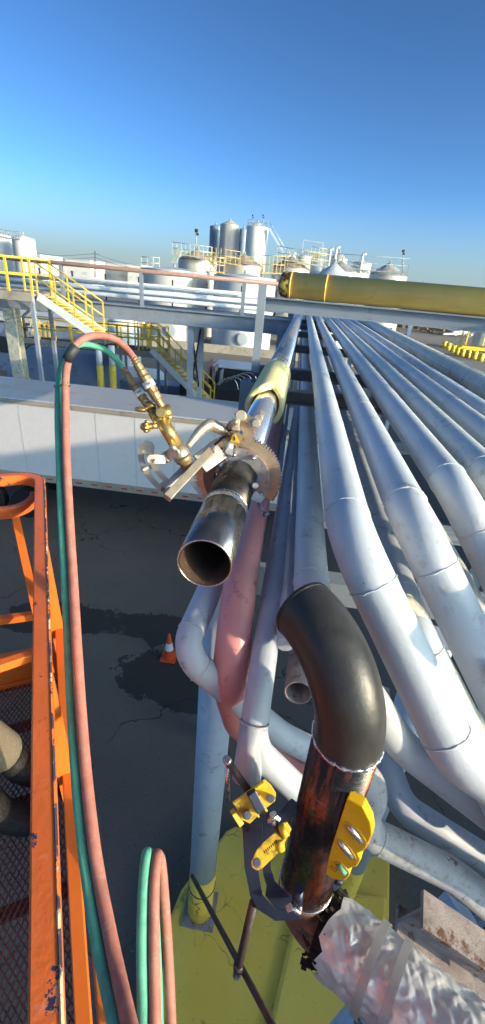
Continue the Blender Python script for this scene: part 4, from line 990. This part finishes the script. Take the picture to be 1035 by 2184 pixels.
# ================================================================ WALKWAY PIPE BRIDGE
YW=17.4
def wx(px,py): return aty(px,py,YW)
wk=thing('pipe_bridge','grey elevated pipe bridge with a brown handrail crossing the yard','pipe bridge',(-4,YW,0))
zg=wx(400,670).z; 
g0=-13.0; g1=-.2; gz=H-1.32
MB().ibeam((g0,YW,gz),(g1+.2,YW,gz),.25,.52,.08).build('main_girder','greysteel',wk)
MB().ibeam((g0,YW+1.6,gz),(g1+.2,YW+1.6,gz),.25,.52,.08).build('main_girder','greysteel',wk)
MB().box(((g0+g1)/2,YW+.8,gz+.2),(g1-g0,1.3,.05)).build('deck','greysteel',wk)
zh=H+.12
MB().cyl((g0-2,YW-.05,zh+.02),(g1,YW-.05,zh-.08),.075,14).build('hand_rail','brown',wk)
for px in (-60,135,303,521):
    X_=wx(px,610).x; m=MB(); m.ibeam((X_,YW-.05,gz+.262),(X_,YW-.05,zh-.05),.12,.12,.12,up=V((0,1,0))); m.build('rail_post','greysteel',wk)
for i,(dy,dz,r_) in enumerate(((.35,.36,.075),(.65,.62,.085),(1.0,.50,.06),(1.3,.86,.10),(1.0,.95,.05))):
    m=MB(); m.cyl((g0-3,YW+dy,gz+.24+dz*.75),(g1-.4-.35*i,YW+dy,gz+.24+dz*.75),r_,16); m.build('carried_pipe','pipe_blue',wk)
for i in range(9):
    X_=g0+1.2+i*1.35; m=MB(); m.beam((X_,YW+1.45,gz+.27),(X_,YW+1.45,gz+1.2),.05,.05); m.build('pipe_bracket','dark',wk)
for (px,) in ((408,),(430,)):
    a=aty(px,690,YW+(.2 if px<420 else 1.4)); cc=thing('bridge_column','%s column with yellow foot under the pipe bridge'%('left of two grey' if px<420 else 'right of two grey'),'column',(a.x,a.y,0),'pipe bridge columns')
    MB().ibeam((a.x,a.y,2.55),(a.x,a.y,gz-.262),.2,.2,.1,up=V((0,1,0))).build('shaft','pipe',cc)
    MB().ibeam((a.x,a.y,0),(a.x,a.y,2.55),.202,.202,.1,up=V((0,1,0))).build('yellow_foot','yellow',cc)
a=aty(408,690,YW+.2); b=aty(430,690,YW+1.4)
m=MB(); m.beam((a.x,a.y,gz-.3),(b.x,b.y,3.6),.05,.05); m.beam((b.x,b.y,gz-.3),(a.x,a.y,3.6),.05,.05)
tag(m.build('cross_brace','dark'),'dark crossed bracing between the pipe bridge columns','brace')
# ================================================================ YELLOW STAIRS AND PLATFORMS
def rail(m,a,b,n,h=1.05,r_=.024,t=.048):
    a=V(a);b=V(b)
    for i in range(n+1):
        p=a.lerp(b,i/n); m.beam(p,p+V((0,0,h)),t,t*.6)
    for hh in (h,h*.55): m.cyl(a+V((0,0,hh)),b+V((0,0,hh)),r_,8)
def stair(lab,top,bot,wd,n,sidev,strmat='white',hr=1.0):
    top=V(top);bot=V(bot); s=V(sidev)*wd/2; o=thing('steel_stair',lab,'stair',bot)
    for sg_ in (-1,1):
        m=MB(); m.beam(top+s*sg_,bot+s*sg_,.05,.24); m.build('stringer',strmat,o)
        m=MB(); rail(m,top+s*sg_,bot+s*sg_,max(3,n//3),hr); m.build('handrail','yellow',o)
    d=(bot-top); run=V((d.x,d.y,0)).normalized()
    m=[]
    for i in range(n):
        p=top.lerp(bot,(i+.5)/n); k=MB(); k.obox(p+V((0,0,.03)),V(sidev),run,V((0,0,1)),wd,.26,.04); k.build('tread','yellow',o)
    return o
def platform(lab,c,size,z,rails=True,mat='yellow',deckmat='rustbeam',legs=True):
    o=thing('platform',lab,'platform',(c[0],c[1],0)); x,y=c; a,b=size
    MB().box((x,y,z),(a,b,.08)).build('deck',deckmat,o)
    m=MB(); 
    for sy in (-1,1): m.beam((x-a/2,y+sy*(b/2+.03),z-.06),(x+a/2,y+sy*(b/2+.03),z-.06),.05,.26)
    m.build('edge_beam','concrete',o)
    m=MB()
    rail(m,(x-a/2,y-b/2,z),(x+a/2,y-b/2,z),max(2,int(a/.75)),t=.08,r_=.035); rail(m,(x-a/2,y+b/2,z),(x+a/2,y+b/2,z),max(2,int(a/.9)),t=.06)
    m.build('guard_rail',mat,o)
    if legs:
        for sx in (-1,1):
            for sy in (-1,1): MB().beam((x+sx*(a/2-.1),y+sy*(b/2-.1),0),(x+sx*(a/2-.1),y+sy*(b/2-.1),z-.04),.12,.12).build('leg','greysteel',o)
    return o
YS=15.75
tpt=aty(95,628,YS); bpt=aty(212,712,YS)
platform('rusty platform with yellow guard rails at the left edge',(tpt.x-2.05,YS+.0),(4.0,1.3),tpt.z-.02)
stair('upper flight of yellow stairs descending from the left platform',(tpt.x+.02,YS,tpt.z-.05),(bpt.x,YS,bpt.z),.9,11,(0,1,0))
YS2=21.0
p1_=aty(285,735,YS2); 
platform('middle landing with dark yellow rails beside the small dome tank',(p1_.x,YS2),(2.9,1.4),p1_.z-.2,deckmat='dark')
t2=aty(330,738,YS2-1.0); b2=aty(452,868,YS2-1.0)
stair('lower flight of yellow stairs running down behind the trailer',(t2.x,YS2-1.0,t2.z-.1),(b2.x,YS2-1.0,max(b2.z,.3)),1.0,15,(0,1,0))
c=aty(304,712,YS2+.3)
cg=thing('ladder_cage','yellow ladder cage standing on the middle landing','ladder',(c.x,c.y,p1_.z-.2))
m=MB()
for k in range(10):
    a_=2*math.pi*k/10; m.beam((c.x+.35*math.cos(a_),c.y+.35*math.sin(a_),c.z-.9),(c.x+.35*math.cos(a_),c.y+.35*math.sin(a_),c.z+.75),.04,.04)
m.build('cage_bar','yellow',cg)
for zz in (-.8,-.2,.3,.75): MB().torus((c.x,c.y,c.z+zz),V((0,0,1)),.36,.03,20,6).build('hoop','yellow',cg)
# ================================================================ TANKS
def railing_ring(m,c,r_,z,h=1.1,n=16,t=.07):
    for k in range(n):
        a_=2*math.pi*k/n; p=V((c[0]+r_*math.cos(a_),c[1]+r_*math.sin(a_),z)); m.beam(p,p+V((0,0,h)),t,t)
    for hh in (h,h*.5):
        m.torus((c[0],c[1],z+hh),V((0,0,1)),r_,t*.5,32,5)
def tank(lab,pxl,pxr,pytop,Y,mat='tank',roof=0.0,roofmat=None,name='storage_tank',pyb=None,rl=None,seams=2,group='storage tanks in the tank farm',ladder=False,base_z=0):
    xm=(pxl+pxr)/2; a=aty(pxl,pytop,Y); b=aty(pxr,pytop,Y); r_=(b.x-a.x)/2*.99; c=aty(xm,pytop,Y)
    z=(a.z+b.z)/2; cx,cy=c.x,Y+0.0
    o=thing(name,lab,'tank' if name!='silo' else 'silo',(cx,cy,base_z),group)
    MB().lathe((cx,cy,base_z),V((0,0,1)),[(0,r_),(z,r_)] if base_z==0 else [(0,r_),(z-base_z,r_)],64).build('shell',mat,o)
    rh_=max(.02,roof); 
    MB().lathe((cx,cy,z),V((0,0,1)),[(-.02,r_*1.012),(.08,r_*1.012),(.1,r_*.98),(rh_*.6+.1,r_*.42),(rh_+.1,.05*r_),(rh_+.1,0)],64,True).build('roof',roofmat or mat,o)
    if seams:
        for i in range(1,seams+1):
            m=MB(); m.torus((cx,cy,base_z+(z-base_z)*i/(seams+1)),V((0,0,1)),r_*1.001,.025,64,4); m.build('seam',mat,o)
    if rl:
        m=MB(); railing_ring(m,(cx,cy),r_*.97,z+.1,rl,18,.055); m.build('guard_rail','paleyellow' if rl>1.15 else 'greysteel',o)
    m=MB(); m.cyl((cx,cy,z+rh_),(cx,cy,z+rh_+.5),.15,10); m.build('vent','greysteel',o)
    if ladder:
        m=MB(); an=R(-60); px_=cx+r_*1.02*math.cos(an); py_=cy+r_*1.02*math.sin(an)
        for s_ in (-.2,.2): m.beam((px_+s_,py_,0),(px_+s_,py_,z+1),.06,.06)
        k=.3
        while k<z: m.beam((px_-.2,py_,k),(px_+.2,py_,k),.04,.04); k+=.4
        m.build('ladder','greysteel',o)
    return o,(cx,cy,z,r_)
tA,ia=tank('big white tank behind the pipe bridge, left one of the front pair',303,441,578,66,'tank',.35,'tank2',seams=4)
tB,ib=tank('big grey white tank with a round manway, right one of the front pair',456,590,592,64,'tank2',.35,'tank2',seams=4)
for (tt,info,lab) in ((tB,ib,0),(tA,ia,1)):
    cx,cy,z,r_=info; an=R(-80); m=MB(); p=V((cx+r_*math.cos(an),cy+r_*math.sin(an),1.4)); m.cyl(p,p+V((0,-.25,0)),.75,24); m.cyl(p,p+V((0,-.32,0)),.6,24); m.build('manway','tank2',tt)
tank('narrow cream tank wedged between the two big front tanks',440,459,580,72,'tank',.1,seams=3)
tank('low tank with a rusty cone roof and yellow rails, left of the silos',381,463,556,84,'tank',1.6,'roofrust',rl=1.2,seams=2)
tank('low cream tank with cone roof directly below the silos',480,562,567,86,'tank',1.6,'roofrust',rl=1.2,seams=2)
tank('squat tank with dark roof right of the silos, yellow rails on top',580,662,573,86,'galv',1.7,'roofrust',rl=1.2,seams=2)
tank('tall blue silo at the left end of the silo row',448,472,484,112,'siloblue',.3,name='silo',group='tall silos',seams=0)
tank('tall tan silo with antennas, second in the silo row',470,512,481,108,'silo',.8,name='silo',group='tall silos',seams=0)
tank('dark narrow silo between the tan and the white silo',510,530,491,114,'siloblue',.3,name='silo',group='tall silos',seams=0)
tank('tall white silo with ladder rungs and a stair at its right',526,573,486,106,'silowhite',.8,name='silo',group='tall silos',seams=8,rl=1.0,ladder=True)
tank('small cream tank at the foot of the diagonal silo stair',600,632,546,110,'tank',.5,seams=1)
tank('sunlit cylinder tank in the cluttered group behind the yellow pipe',633,665,548,104,'tank',.4,seams=1,rl=1.1)
tank('dark blue tank in the cluttered group behind the yellow pipe',660,694,553,106,'siloblue',.3,seams=0,rl=1.2)
tank('small bright tank with rounded top behind the yellow pipe',702,742,553,106,'galv',1.2,seams=1)
tank('slender white silo behind the yellow pipe',752,793,562,100,'silowhite',.4,name='silo',seams=1)
tank('wide tan tank with a stained cone roof behind the yellow pipe',685,768,581,90,'galv',1.6,'galv',seams=2,rl=1.1)
tank('pale blue dome roofed tank partly hidden by the yellow pipe',655,762,604,70,'tank2',2.4,'tank2',seams=1)
tank('silver cone roofed tank farthest right, rail ring on its roof',784,869,589,118,'galv',2.6,'galv',seams=2,rl=1.1)
tank('white tank at the left edge of the photo',-28,24,503,95,'silowhite',.5,seams=1,group='tanks at the left edge')
tank('grey white tank with a curved catwalk, second from the left edge',28,72,509,92,'tank',.5,seams=1,group='tanks at the left edge',rl=None)
# catwalk on left tanks
a=aty(-5,506,90); b=aty(44,508,90); m=MB(); 
pth=smooth_path([a+V((0,0,.2)),a.lerp(b,.5)+V((0,0,-.1)),b+V((0,0,-.2))],5)
for p in pth: m.beam(p,p+V((0,0,1.2)),.1,.1)
m.sweep([p+V((0,0,1.2)) for p in pth],.06,6); m.sweep([p+V((0,0,.6)) for p in pth],.05,6); m.sweep(pth,.15,6)
tag(m.build('catwalk','greysteel'),'dark catwalk railing across the tops of the left edge tanks','catwalk')
# diagonal stair from the white silo
a=aty(574,488,104); b=aty(608,545,104)
m=MB(); m.beam(a,b,.15,.3); m.beam(a+V((0,1,0)),b+V((0,1,0)),.15,.3); m.cyl(a+V((0,0,1.1)),b+V((0,0,1.1)),.07,6)
for i in range(26): p=a.lerp(b,(i+.5)/26); m.box(p+V((0,.5,.1)),(.4,1.0,.1))
tag(m.build('steel_stair','pipe_blue'),'long diagonal stair coming down from the white silo','stair')
# walkways over the farm
def farwalk(lab,p,q,Y,mat='yellow',h=1.2,n=8):
    a=aty(p[0],p[1],Y); b=aty(q[0],q[1],Y); m=MB(); m.beam(a,b,.8,.15)
    for i in range(n+1): c=a.lerp(b,i/n); m.beam(c,c+V((0,0,h)),.08,.08)
    for hh in (h,h*.5): m.cyl(a+V((0,0,hh)),b+V((0,0,hh)),.05,6)
    tag(m.build('catwalk','paleyellow' if mat=='yellow' else mat),lab,'catwalk','catwalks over the tank farm')
farwalk('yellow railed catwalk above the left big tank',(438,578),(478,582),62,'yellow',1.6,4)
farwalk('grey catwalk from the left mast to the silos',(368,541),(452,552),80,'pipe_cream',1.6,9)
farwalk('yellow catwalk between the silos and the rusty roofs',(450,556),(512,566),82,'yellow',1.9,6)
farwalk('yellow catwalk above the right big tank',(556,582),(606,584),66,'yellow',2.0,6)
farwalk('thin catwalk above the tanks behind the yellow pipe',(590,552),(700,570),84,'pipe_cream',1.8,10)
farwalk('long grey catwalk reaching the silver tank on the right',(690,570),(868,583),98,'greysteel',2.4,12)
farwalk('yellow railed landing in the cluttered tank group',(662,555),(694,560),88,'yellow',2.0,4)
farwalk('low railing along the top of the left big tank',(302,572),(340,574),64,'pipe_cream',1.3,3)
# stairs up on the far left of farm
a=aty(366,560,78); b=aty(378,530,78); m=MB(); m.beam(a,b,.1,.2); m.beam(a+V((.8,0,0)),b+V((.8,0,0)),.1,.2)
for i in range(9): p=a.lerp(b,i/8); m.box(p+V((.4,0,0)),(.8,.3,.06))
tag(m.build('steel_stair','pipe_cream'),'short pale stair up to the grey catwalk left of the silos','stair')
def mast(lab,px,pyt,pyb,Y,head=True,r_=.12,name='light_mast'):
    a=aty(px,pyb,Y); b=aty(px,pyt,Y); o=thing(name,lab,'mast',a)
    m=MB(); m.cyl(a,b,r_,6,r2=r_*.6); 
    m.build('shaft','greysteel' if head else 'pole',o)
    if head:
        m=MB(); k_=.25 if r_<.1 else .5; m.box(b+V((0,0,.2)),(1.0*k_,.4,1.0*k_)); m.box(b+V((.2,0,-.6*k_)),(.8*k_,.4,.6*k_)); m.build('lamp_head','dark',o)
    else:
        m=MB(); m.beam(b+V((-1.1,0,-.8)),b+V((1.1,0,-.8)),.12,.12); m.build('cross_arm','pole',o)
mast('floodlight mast left of the silos',419,495,540,86)
mast('floodlight mast right of the silver tank',860,538,582,110)
mast('thin antenna with a lamp above the tan silo',539,462,484,108,True,.07)
mast('antenna with a dark lamp above the white silo',561,462,486,106,True,.07)
mast('timber utility pole above the town on the left',203,535,592,150,False,.25,'utility_pole')
mast('far utility pole at the right horizon',903,600,640,260,False,.3,'utility_pole')
mast('tiny utility pole near the right edge horizon',997,615,650,300,False,.3,'utility_pole')
# portal frame behind
a=aty(648,512,100); b=aty(690,518,100); m=MB(); m.beam(a,b,.12,.12); m.beam(a,a-V((0,0,5)),.12,.12); m.beam(b,b-V((0,0,5)),.12,.12)
tag(m.build('portal_frame','pipe_blue'),'thin portal frame standing above the tank group','frame')
# thin vertical vents
for i,(px,pyt) in enumerate(((719,527),(775,541),(625,540),(706,530))):
    a=aty(px,pyt,98); m=MB(); m.cyl(a-V((0,0,4)),a,.22,8); m.cyl(a,a+V((.6,0,-.1)),.2,8)
    tag(m.build('vent_pipe','silowhite'),'thin vent pipe rising %s'%('left of the slender white silo','from the slender white silo top','at the foot of the diagonal silo stair','between the small bright tank and the portal frame')[i],'vent pipe','vent pipes over the tank farm')
# power lines
m=MB()
for dz in (0,-1.0): 
    P=[aty(70,538,150)+V((0,0,dz)),aty(130,545,150)+V((0,0,dz)),aty(203,541,150)+V((0,0,dz))]; m.sweep(smooth_path(P,6),.05,5)
    P=[aty(203,541,150)+V((0,0,dz)),aty(250,557,150)+V((0,0,dz)),aty(300,567,150)+V((0,0,dz))]; m.sweep(smooth_path(P,6),.05,5)
tag(m.build('power_lines','pole'),'power lines sagging from the timber pole on the left','power line')
# town
rt=random.Random(3)
def house(lab,pxl,pxr,pyt,pyb,Y,mat='town'):
    a=aty(pxl,pyt,Y); b=aty(pxr,pyt,Y); z=max(a.z,b.z); o=thing('building',lab,'building',((a.x+b.x)/2,Y,0),'far town buildings')
    MB().box(((a.x+b.x)/2,Y+8,z/2),(b.x-a.x,16,z)).build('wall',mat,o)
    MB().box(((a.x+b.x)/2,Y+8,z+.15),(b.x-a.x+.4,16.4,.3)).build('roof','tank2',o)
    n=max(2,int((b.x-a.x)/6)); 
    for k in range(n):
        x=a.x+(b.x-a.x)*(k+.5)/n; MB().box((x,Y-.03,z*.55),((b.x-a.x)/n*.5,.06,z*.10)).build('window','tank2',o)
house('small pale building right of the left edge tanks',70,86,545,580,170)
house('long white low building behind the timber pole',140,192,557,580,210)
house('pale warehouse right of the timber pole',213,275,566,590,230)
house('grey warehouse further right along the left skyline',272,302,567,590,220)
house('distant cream warehouse left of the timber pole',96,140,560,590,300)
# far trees / skyline as stuff
m=MB()
for i in range(520):
    a_=R(-60+120*i/520); d=rt.uniform(560,760); x=d*math.sin(a_)-40; y=d*math.cos(a_); s_=rt.uniform(4,9); 
    m.sphere((x,y,s_*.4),s_,8,(1.6,1,rt.uniform(.5,1.1)))
tag(m.build('far_tree_line','trees'),'low hazy line of trees along the horizon','trees',kind='stuff')
# containment kerb wall in front of tanks
a=aty(60,702,57); 
o=MB().box((-14,56,.45),(60,.5,.9)).build('kerb_wall','concrete'); tag(o,'low pale concrete kerb wall in front of the big tanks','wall')
# ================================================================ YARD CLUTTER behind the trailer
# white roofed shed, tanker, dome tank
p=atz(60,735,2.2)
sh1=thing('tank_shed','low white walled building under the left platform','building',(-20,38,0))
MB().box((-19.5,38,1.9),(11,7,3.8)).build('wall','tankshade',sh1)
MB().box((-19.5,38,3.9),(11.6,7.6,.22)).build('roof','tank',sh1)
for i in range(4): MB().box((-23+i*2.4,34.47,2.0),(1.0,.06,1.2)).build('window','dark',sh1)
c=aty(150,775,22.0)
tk=thing('horizontal_tank','big horizontal white tank with rounded ends behind the trailer','tank',(c.x,22,0))
prof=[(0,.0),(.05,.7),(.2,1.2),(.5,1.5),(.9,1.62),(4.6,1.62),(5.0,1.5),(5.3,1.2),(5.45,.7),(5.5,0)]
MB().lathe((c.x-2.9,22,2.6),V((1,0,0)),prof,40).build('vessel','tankshade',tk)
for dx in (-1.6,1.6): MB().box((c.x+dx,22,.6),(.4,2.4,1.3)).build('saddle','dark',tk)
for dx in (-1.9,.5): MB().torus((c.x+dx,22,2.6),V((1,0,0)),1.63,.05,40,6).build('strap','dark',tk)
text('painted_lettering','THE',.42,(c.x+.9,20.33,2.35),V((1,0,0)),V((0,0,1)),'ink',tk,.02)
c2=aty(255,800,23); 
tk2=thing('horizontal_tank','smaller white vessel end right of the big horizontal tank','tank',(c2.x,24,0))
MB().lathe((c2.x-1.0,24.5,2.0),V((1,0,0)),[(0,0),(.05,.6),(.2,1.0),(.5,1.2),(2.6,1.2),(2.9,1.0),(3.05,.6),(3.1,0)],36).build('vessel','white',tk2)
for px,lab in ((213,'left yellow bollard with white top beside the horizontal tank'),(240,'right yellow bollard with white top beside the horizontal tank')):
    c=aty(px,780,17.5); o=thing('bollard',lab,'bollard',(c.x,17.5,0),'yellow bollards')
    MB().cyl((c.x,17.5,0),(c.x,17.5,c.z),.13,16).build('sleeve','yellow',o); MB().cyl((c.x,17.5,c.z),(c.x,17.5,c.z+.75),.12,16).build('white_top','white',o)
c=aty(264,680,30.0)
dm=thing('dome_tank','small white dome topped tank beside the ladder cage','tank',(c.x,30,0))
MB().lathe((c.x,30,0),V((0,0,1)),[(0,1.0),(c.z-.3,1.0),(c.z-.05,.9),(c.z+.18,.55),(c.z+.28,.2),(c.z+.3,0)],36).build('shell','white',dm)
MB().cyl((c.x,30,c.z+.25),(c.x,30,c.z+.6),.15,10).build('vent','greysteel',dm)
# left edge column and valves
c=aty(10,730,14.9+1.0)
lc=thing('platform_column','broad white column with a yellow edge at the left photo border','column',(c.x,16.6,0))
MB().ibeam((c.x,16.6,0),(c.x,16.6,6.3),.42,.42,.08,up=V((0,1,0))).build('shaft','pipe_cream',lc)
MB().box((c.x+.235,16.6,1.9),(.05,.44,3.8)).build('yellow_edge','yellow',lc)
for i,(px,d) in enumerate(((24,20),(36,21),(58,21),(72,22))):
    c=aty(px,740,d+4); m=MB(); P,_=fillet([(c.x,d+4,.2),(c.x,d+4,c.z+1.6),(c.x,d+4.8,c.z+1.9),(c.x,d+4.8,c.z+2.6)],[.2,.2],4); m.sweep(P,.07,8)
    m.box((c.x,d+4,c.z+.2),(.3,.3,.4)); m.box((c.x,d+4,c.z+1.0),(.25,.25,.3))
    tag(m.build('valve_riser','dark' if i%2==0 else 'pipe_blue'),'valve riser pipe, number %s from the left edge column'%('one','two','three','four')[i],'pipe','valve risers at the left')
for i,(px,py) in enumerate(((85,700),(96,705),(105,702),(113,708))):
    c=aty(px,py,25.0); m=MB(); m.beam((c.x,25,c.z-1.2),(c.x,25,c.z+.4),.09,.09); 
    if i in (1,): m.beam((c.x,25,c.z+.4),(c.x+.3,25,c.z+.4),.09,.09)
    tag(m.build('yellow_stanchion','yellow'),'yellow stanchion above the horizontal tank, %s of four'%('first','second','third','last')[i],'stanchion','yellow stanchions')
platform('narrow walkway on top of the horizontal tank',(aty(160,740,23).x,23.2),(5.2,.9),4.35,deckmat='dark')
# dark machinery behind trailer right
def junk(lab,px,py,Y,size,mat,name,cat,top=None):
    c=aty(px,py,Y); o=thing(name,lab,cat,(c.x,Y,0)); MB().box((c.x,Y,c.z/2),(size[0],size[1],c.z)).build('casing',mat,o,bevel=.06)
    if top: MB().box((c.x,Y,c.z+.05),(size[0]*1.04,size[1]*1.04,.1)).build('lid',top,o,bevel=.03)
    for k in range(4): MB().box((c.x-size[0]/2+size[0]*(k+.5)/4,Y-size[1]/2-.02,c.z*.6),(size[0]/4*.7,.05,c.z*.4)).build('panel','black',o)
    return o
junk('black machine housing with a white lid left of the rack post',515,782,24,(2.6,2.0),'dark','machine_housing','machine','white')
junk('dark low equipment stacked behind the trailer roof',470,818,22,(3.6,2.0),'dark','equipment_stack','machine')
junk('dark container under the lower yellow stairs',345,815,22.5,(4.4,1.2),'siloblue','container','container')
c=aty(443,790,22); o=thing('steel_plate_stack','brown and grey plates leaning beside the lower stairs','plates',(c.x,22,0))
for k,mt in ((0,'brown'),(1,'rustbeam'),(2,'greysteel')): MB().beam((c.x+k*.22,22,.2),(c.x+.15+k*.28,22,c.z+.5-k*.2),.9,.06,up=V((1,0,0))).build('plate',mt,o)
m=MB(); 
for k in range(5):
    a0_=aty(460+k*10,822-k*3,21.0); m.sweep(smooth_path([a0_,a0_+V((.4,0,.35)),a0_+V((.9,.1,.3)),a0_+V((1.1,.1,-.2))],4),.025,6)
tag(m.build('cable_bundle','zinc'),'loose pale cables draped over the dark equipment','cable')
# right yard: cart, drums, debris, fence
c=atz(1012,748,0); ct=thing('yellow_cart','yellow framed skid carrying blue totes at the right edge','skid',c)
sx=4.6
m=MB(); m.box(c+V((sx/2-1.6,0,.5)),(sx+3,4,.6)); m.build('skid_base','yellow',ct)
m=MB()
for dx in (-2.4,.6,4):
    for dy in (-1.5,1.5): m.beam(c+V((dx,dy,1)),c+V((dx,dy,4.6)),.25,.25)
m.beam(c+V((-2.4,-1.5,4.6)),c+V((4,-1.5,4.6)),.25,.25); m.beam(c+V((-2.4,1.5,4.6)),c+V((4,1.5,4.6)),.25,.25); m.build('frame','yellow',ct)
for dx in (0,2.4): MB().box(c+V((dx+.4,0,2.2)),(1.9,2.2,2.3)).build('tote','hosegreen' if False else 'siloblue',ct,bevel=.1)
for i,(px,py) in enumerate(((946,741),(955,746),(965,751),(974,756),(984,759),(996,762),(1010,765),(1024,770))):
    c=atz(px,py,0); o=thing('yellow_drum','yellow steel drum in the row by the skid, %s from the left'%('first','second','third','fourth','fifth','sixth','seventh','eighth')[i],'drum',c,'yellow drums')
    MB().lathe(c,V((0,0,1)),[(0,0),(0,.44),(.35,.44),(.37,.46),(.4,.44),(.75,.44),(.77,.46),(.8,.44),(1.15,.44),(1.15,.4),(1.1,.39),(1.1,0)],20).build('drum_body','yellow',o)
for i,(px,py,lab) in enumerate(((935,712,'broken pallets and scrap lumber on the far asphalt'),(980,718,'white scrap blocks beside the scrap lumber'))):
    c=atz(px,py,0); m=MB()
    for k in range(16): q=c+V((rt.uniform(-5,5),rt.uniform(-5,5),rt.uniform(.2,1.5))); m.beam(q,q+V((rt.uniform(-4,4),rt.uniform(-3,3),rt.uniform(-.2,.8))),rt.uniform(.3,1),rt.uniform(.2,.6))
    tag(m.build('scrap_pile',('timber','white')[i]),lab,'scrap')
c=atz(850,706,0); m=MB()
for k in range(9): m.box((c.x+2+k*2.2,c.y+15,1.8),(.9,.5,3.6))
m.box((c.x+11,c.y+16,1.6),(21,.3,3.2)); tag(m.build('timber_fence','timber'),'dark timber stack and fence behind the silver tank','fence')
m=MB(); vs=[]; fs=[]; nx_=90; ny_=7
for i in range(nx_):
    for j in range(ny_):
        hgt=math.sin(math.pi*j/(ny_-1))*(2.6+rt.uniform(-.7,.9)); vs.append((40+i*4.2+rt.uniform(-1,1),215+j*9,max(-.3,hgt-.15)))
for i in range(nx_-1):
    for j in range(ny_-1): fs.append((i*ny_+j,(i+1)*ny_+j,(i+1)*ny_+j+1,i*ny_+j+1))
m.add(vs,fs,True)
M['berm']=paint('brown_scrub_soil',(.19,.12,.08),.95,0,var=.4,sc_=.2,bump=.4)
tag(m.build('soil_berm','berm'),'brown soil and scrub bank along the far right yard',None,kind='stuff')
# unseen fence added right of the rack; its bars stripe the pipes with shade
gf=thing('shade_fence','grey barred guard fence beside the rack beyond the right edge','fence',(3.4,6,6.9))
m=MB(); y_=3.3
while y_<6.3: m.beam((3.4,y_,6.85),(3.4,y_,7.92),.085,.03,up=V((1,0,0))); y_+=.2
m.build('bars','greysteel',gf)
MB().beam((3.4,3.2,7.95),(3.4,6.4,7.95),.06,.06).build('top_rail','greysteel',gf); MB().beam((3.4,3.2,6.85),(3.4,6.4,6.85),.06,.06).build('bottom_rail','greysteel',gf)
for yy in (3.2,6.4): MB().beam((3.4,yy,0),(3.4,yy,7.95),.1,.1).build('leg','greysteel',gf)
# big unseen warehouse added behind the camera on the right to shade the yard
wh=thing('warehouse','plain pale warehouse behind the camera that shades the yard','building',(34,-22,0))
MB().box((37,-20.5,5.1),(24,49,10.2)).build('wall','town',wh)
MB().box((37,-20.6,10.4),(24.6,49.2,.4)).build('roof','tank2',wh)
MB().box((36,16.05,6.5),(22,24,13.0)).build('shade_bay','town',wh); MB().box((36,16.05,13.2),(22.4,24.4,.4)).build('shade_bay_roof','tank2',wh)  # taller bay added to shade the left yard, bridge and far pipes
for k in range(6): MB().box((24.97,-40+k*7,3),(.1,4,5)).build('loading_door','tank2',wh)
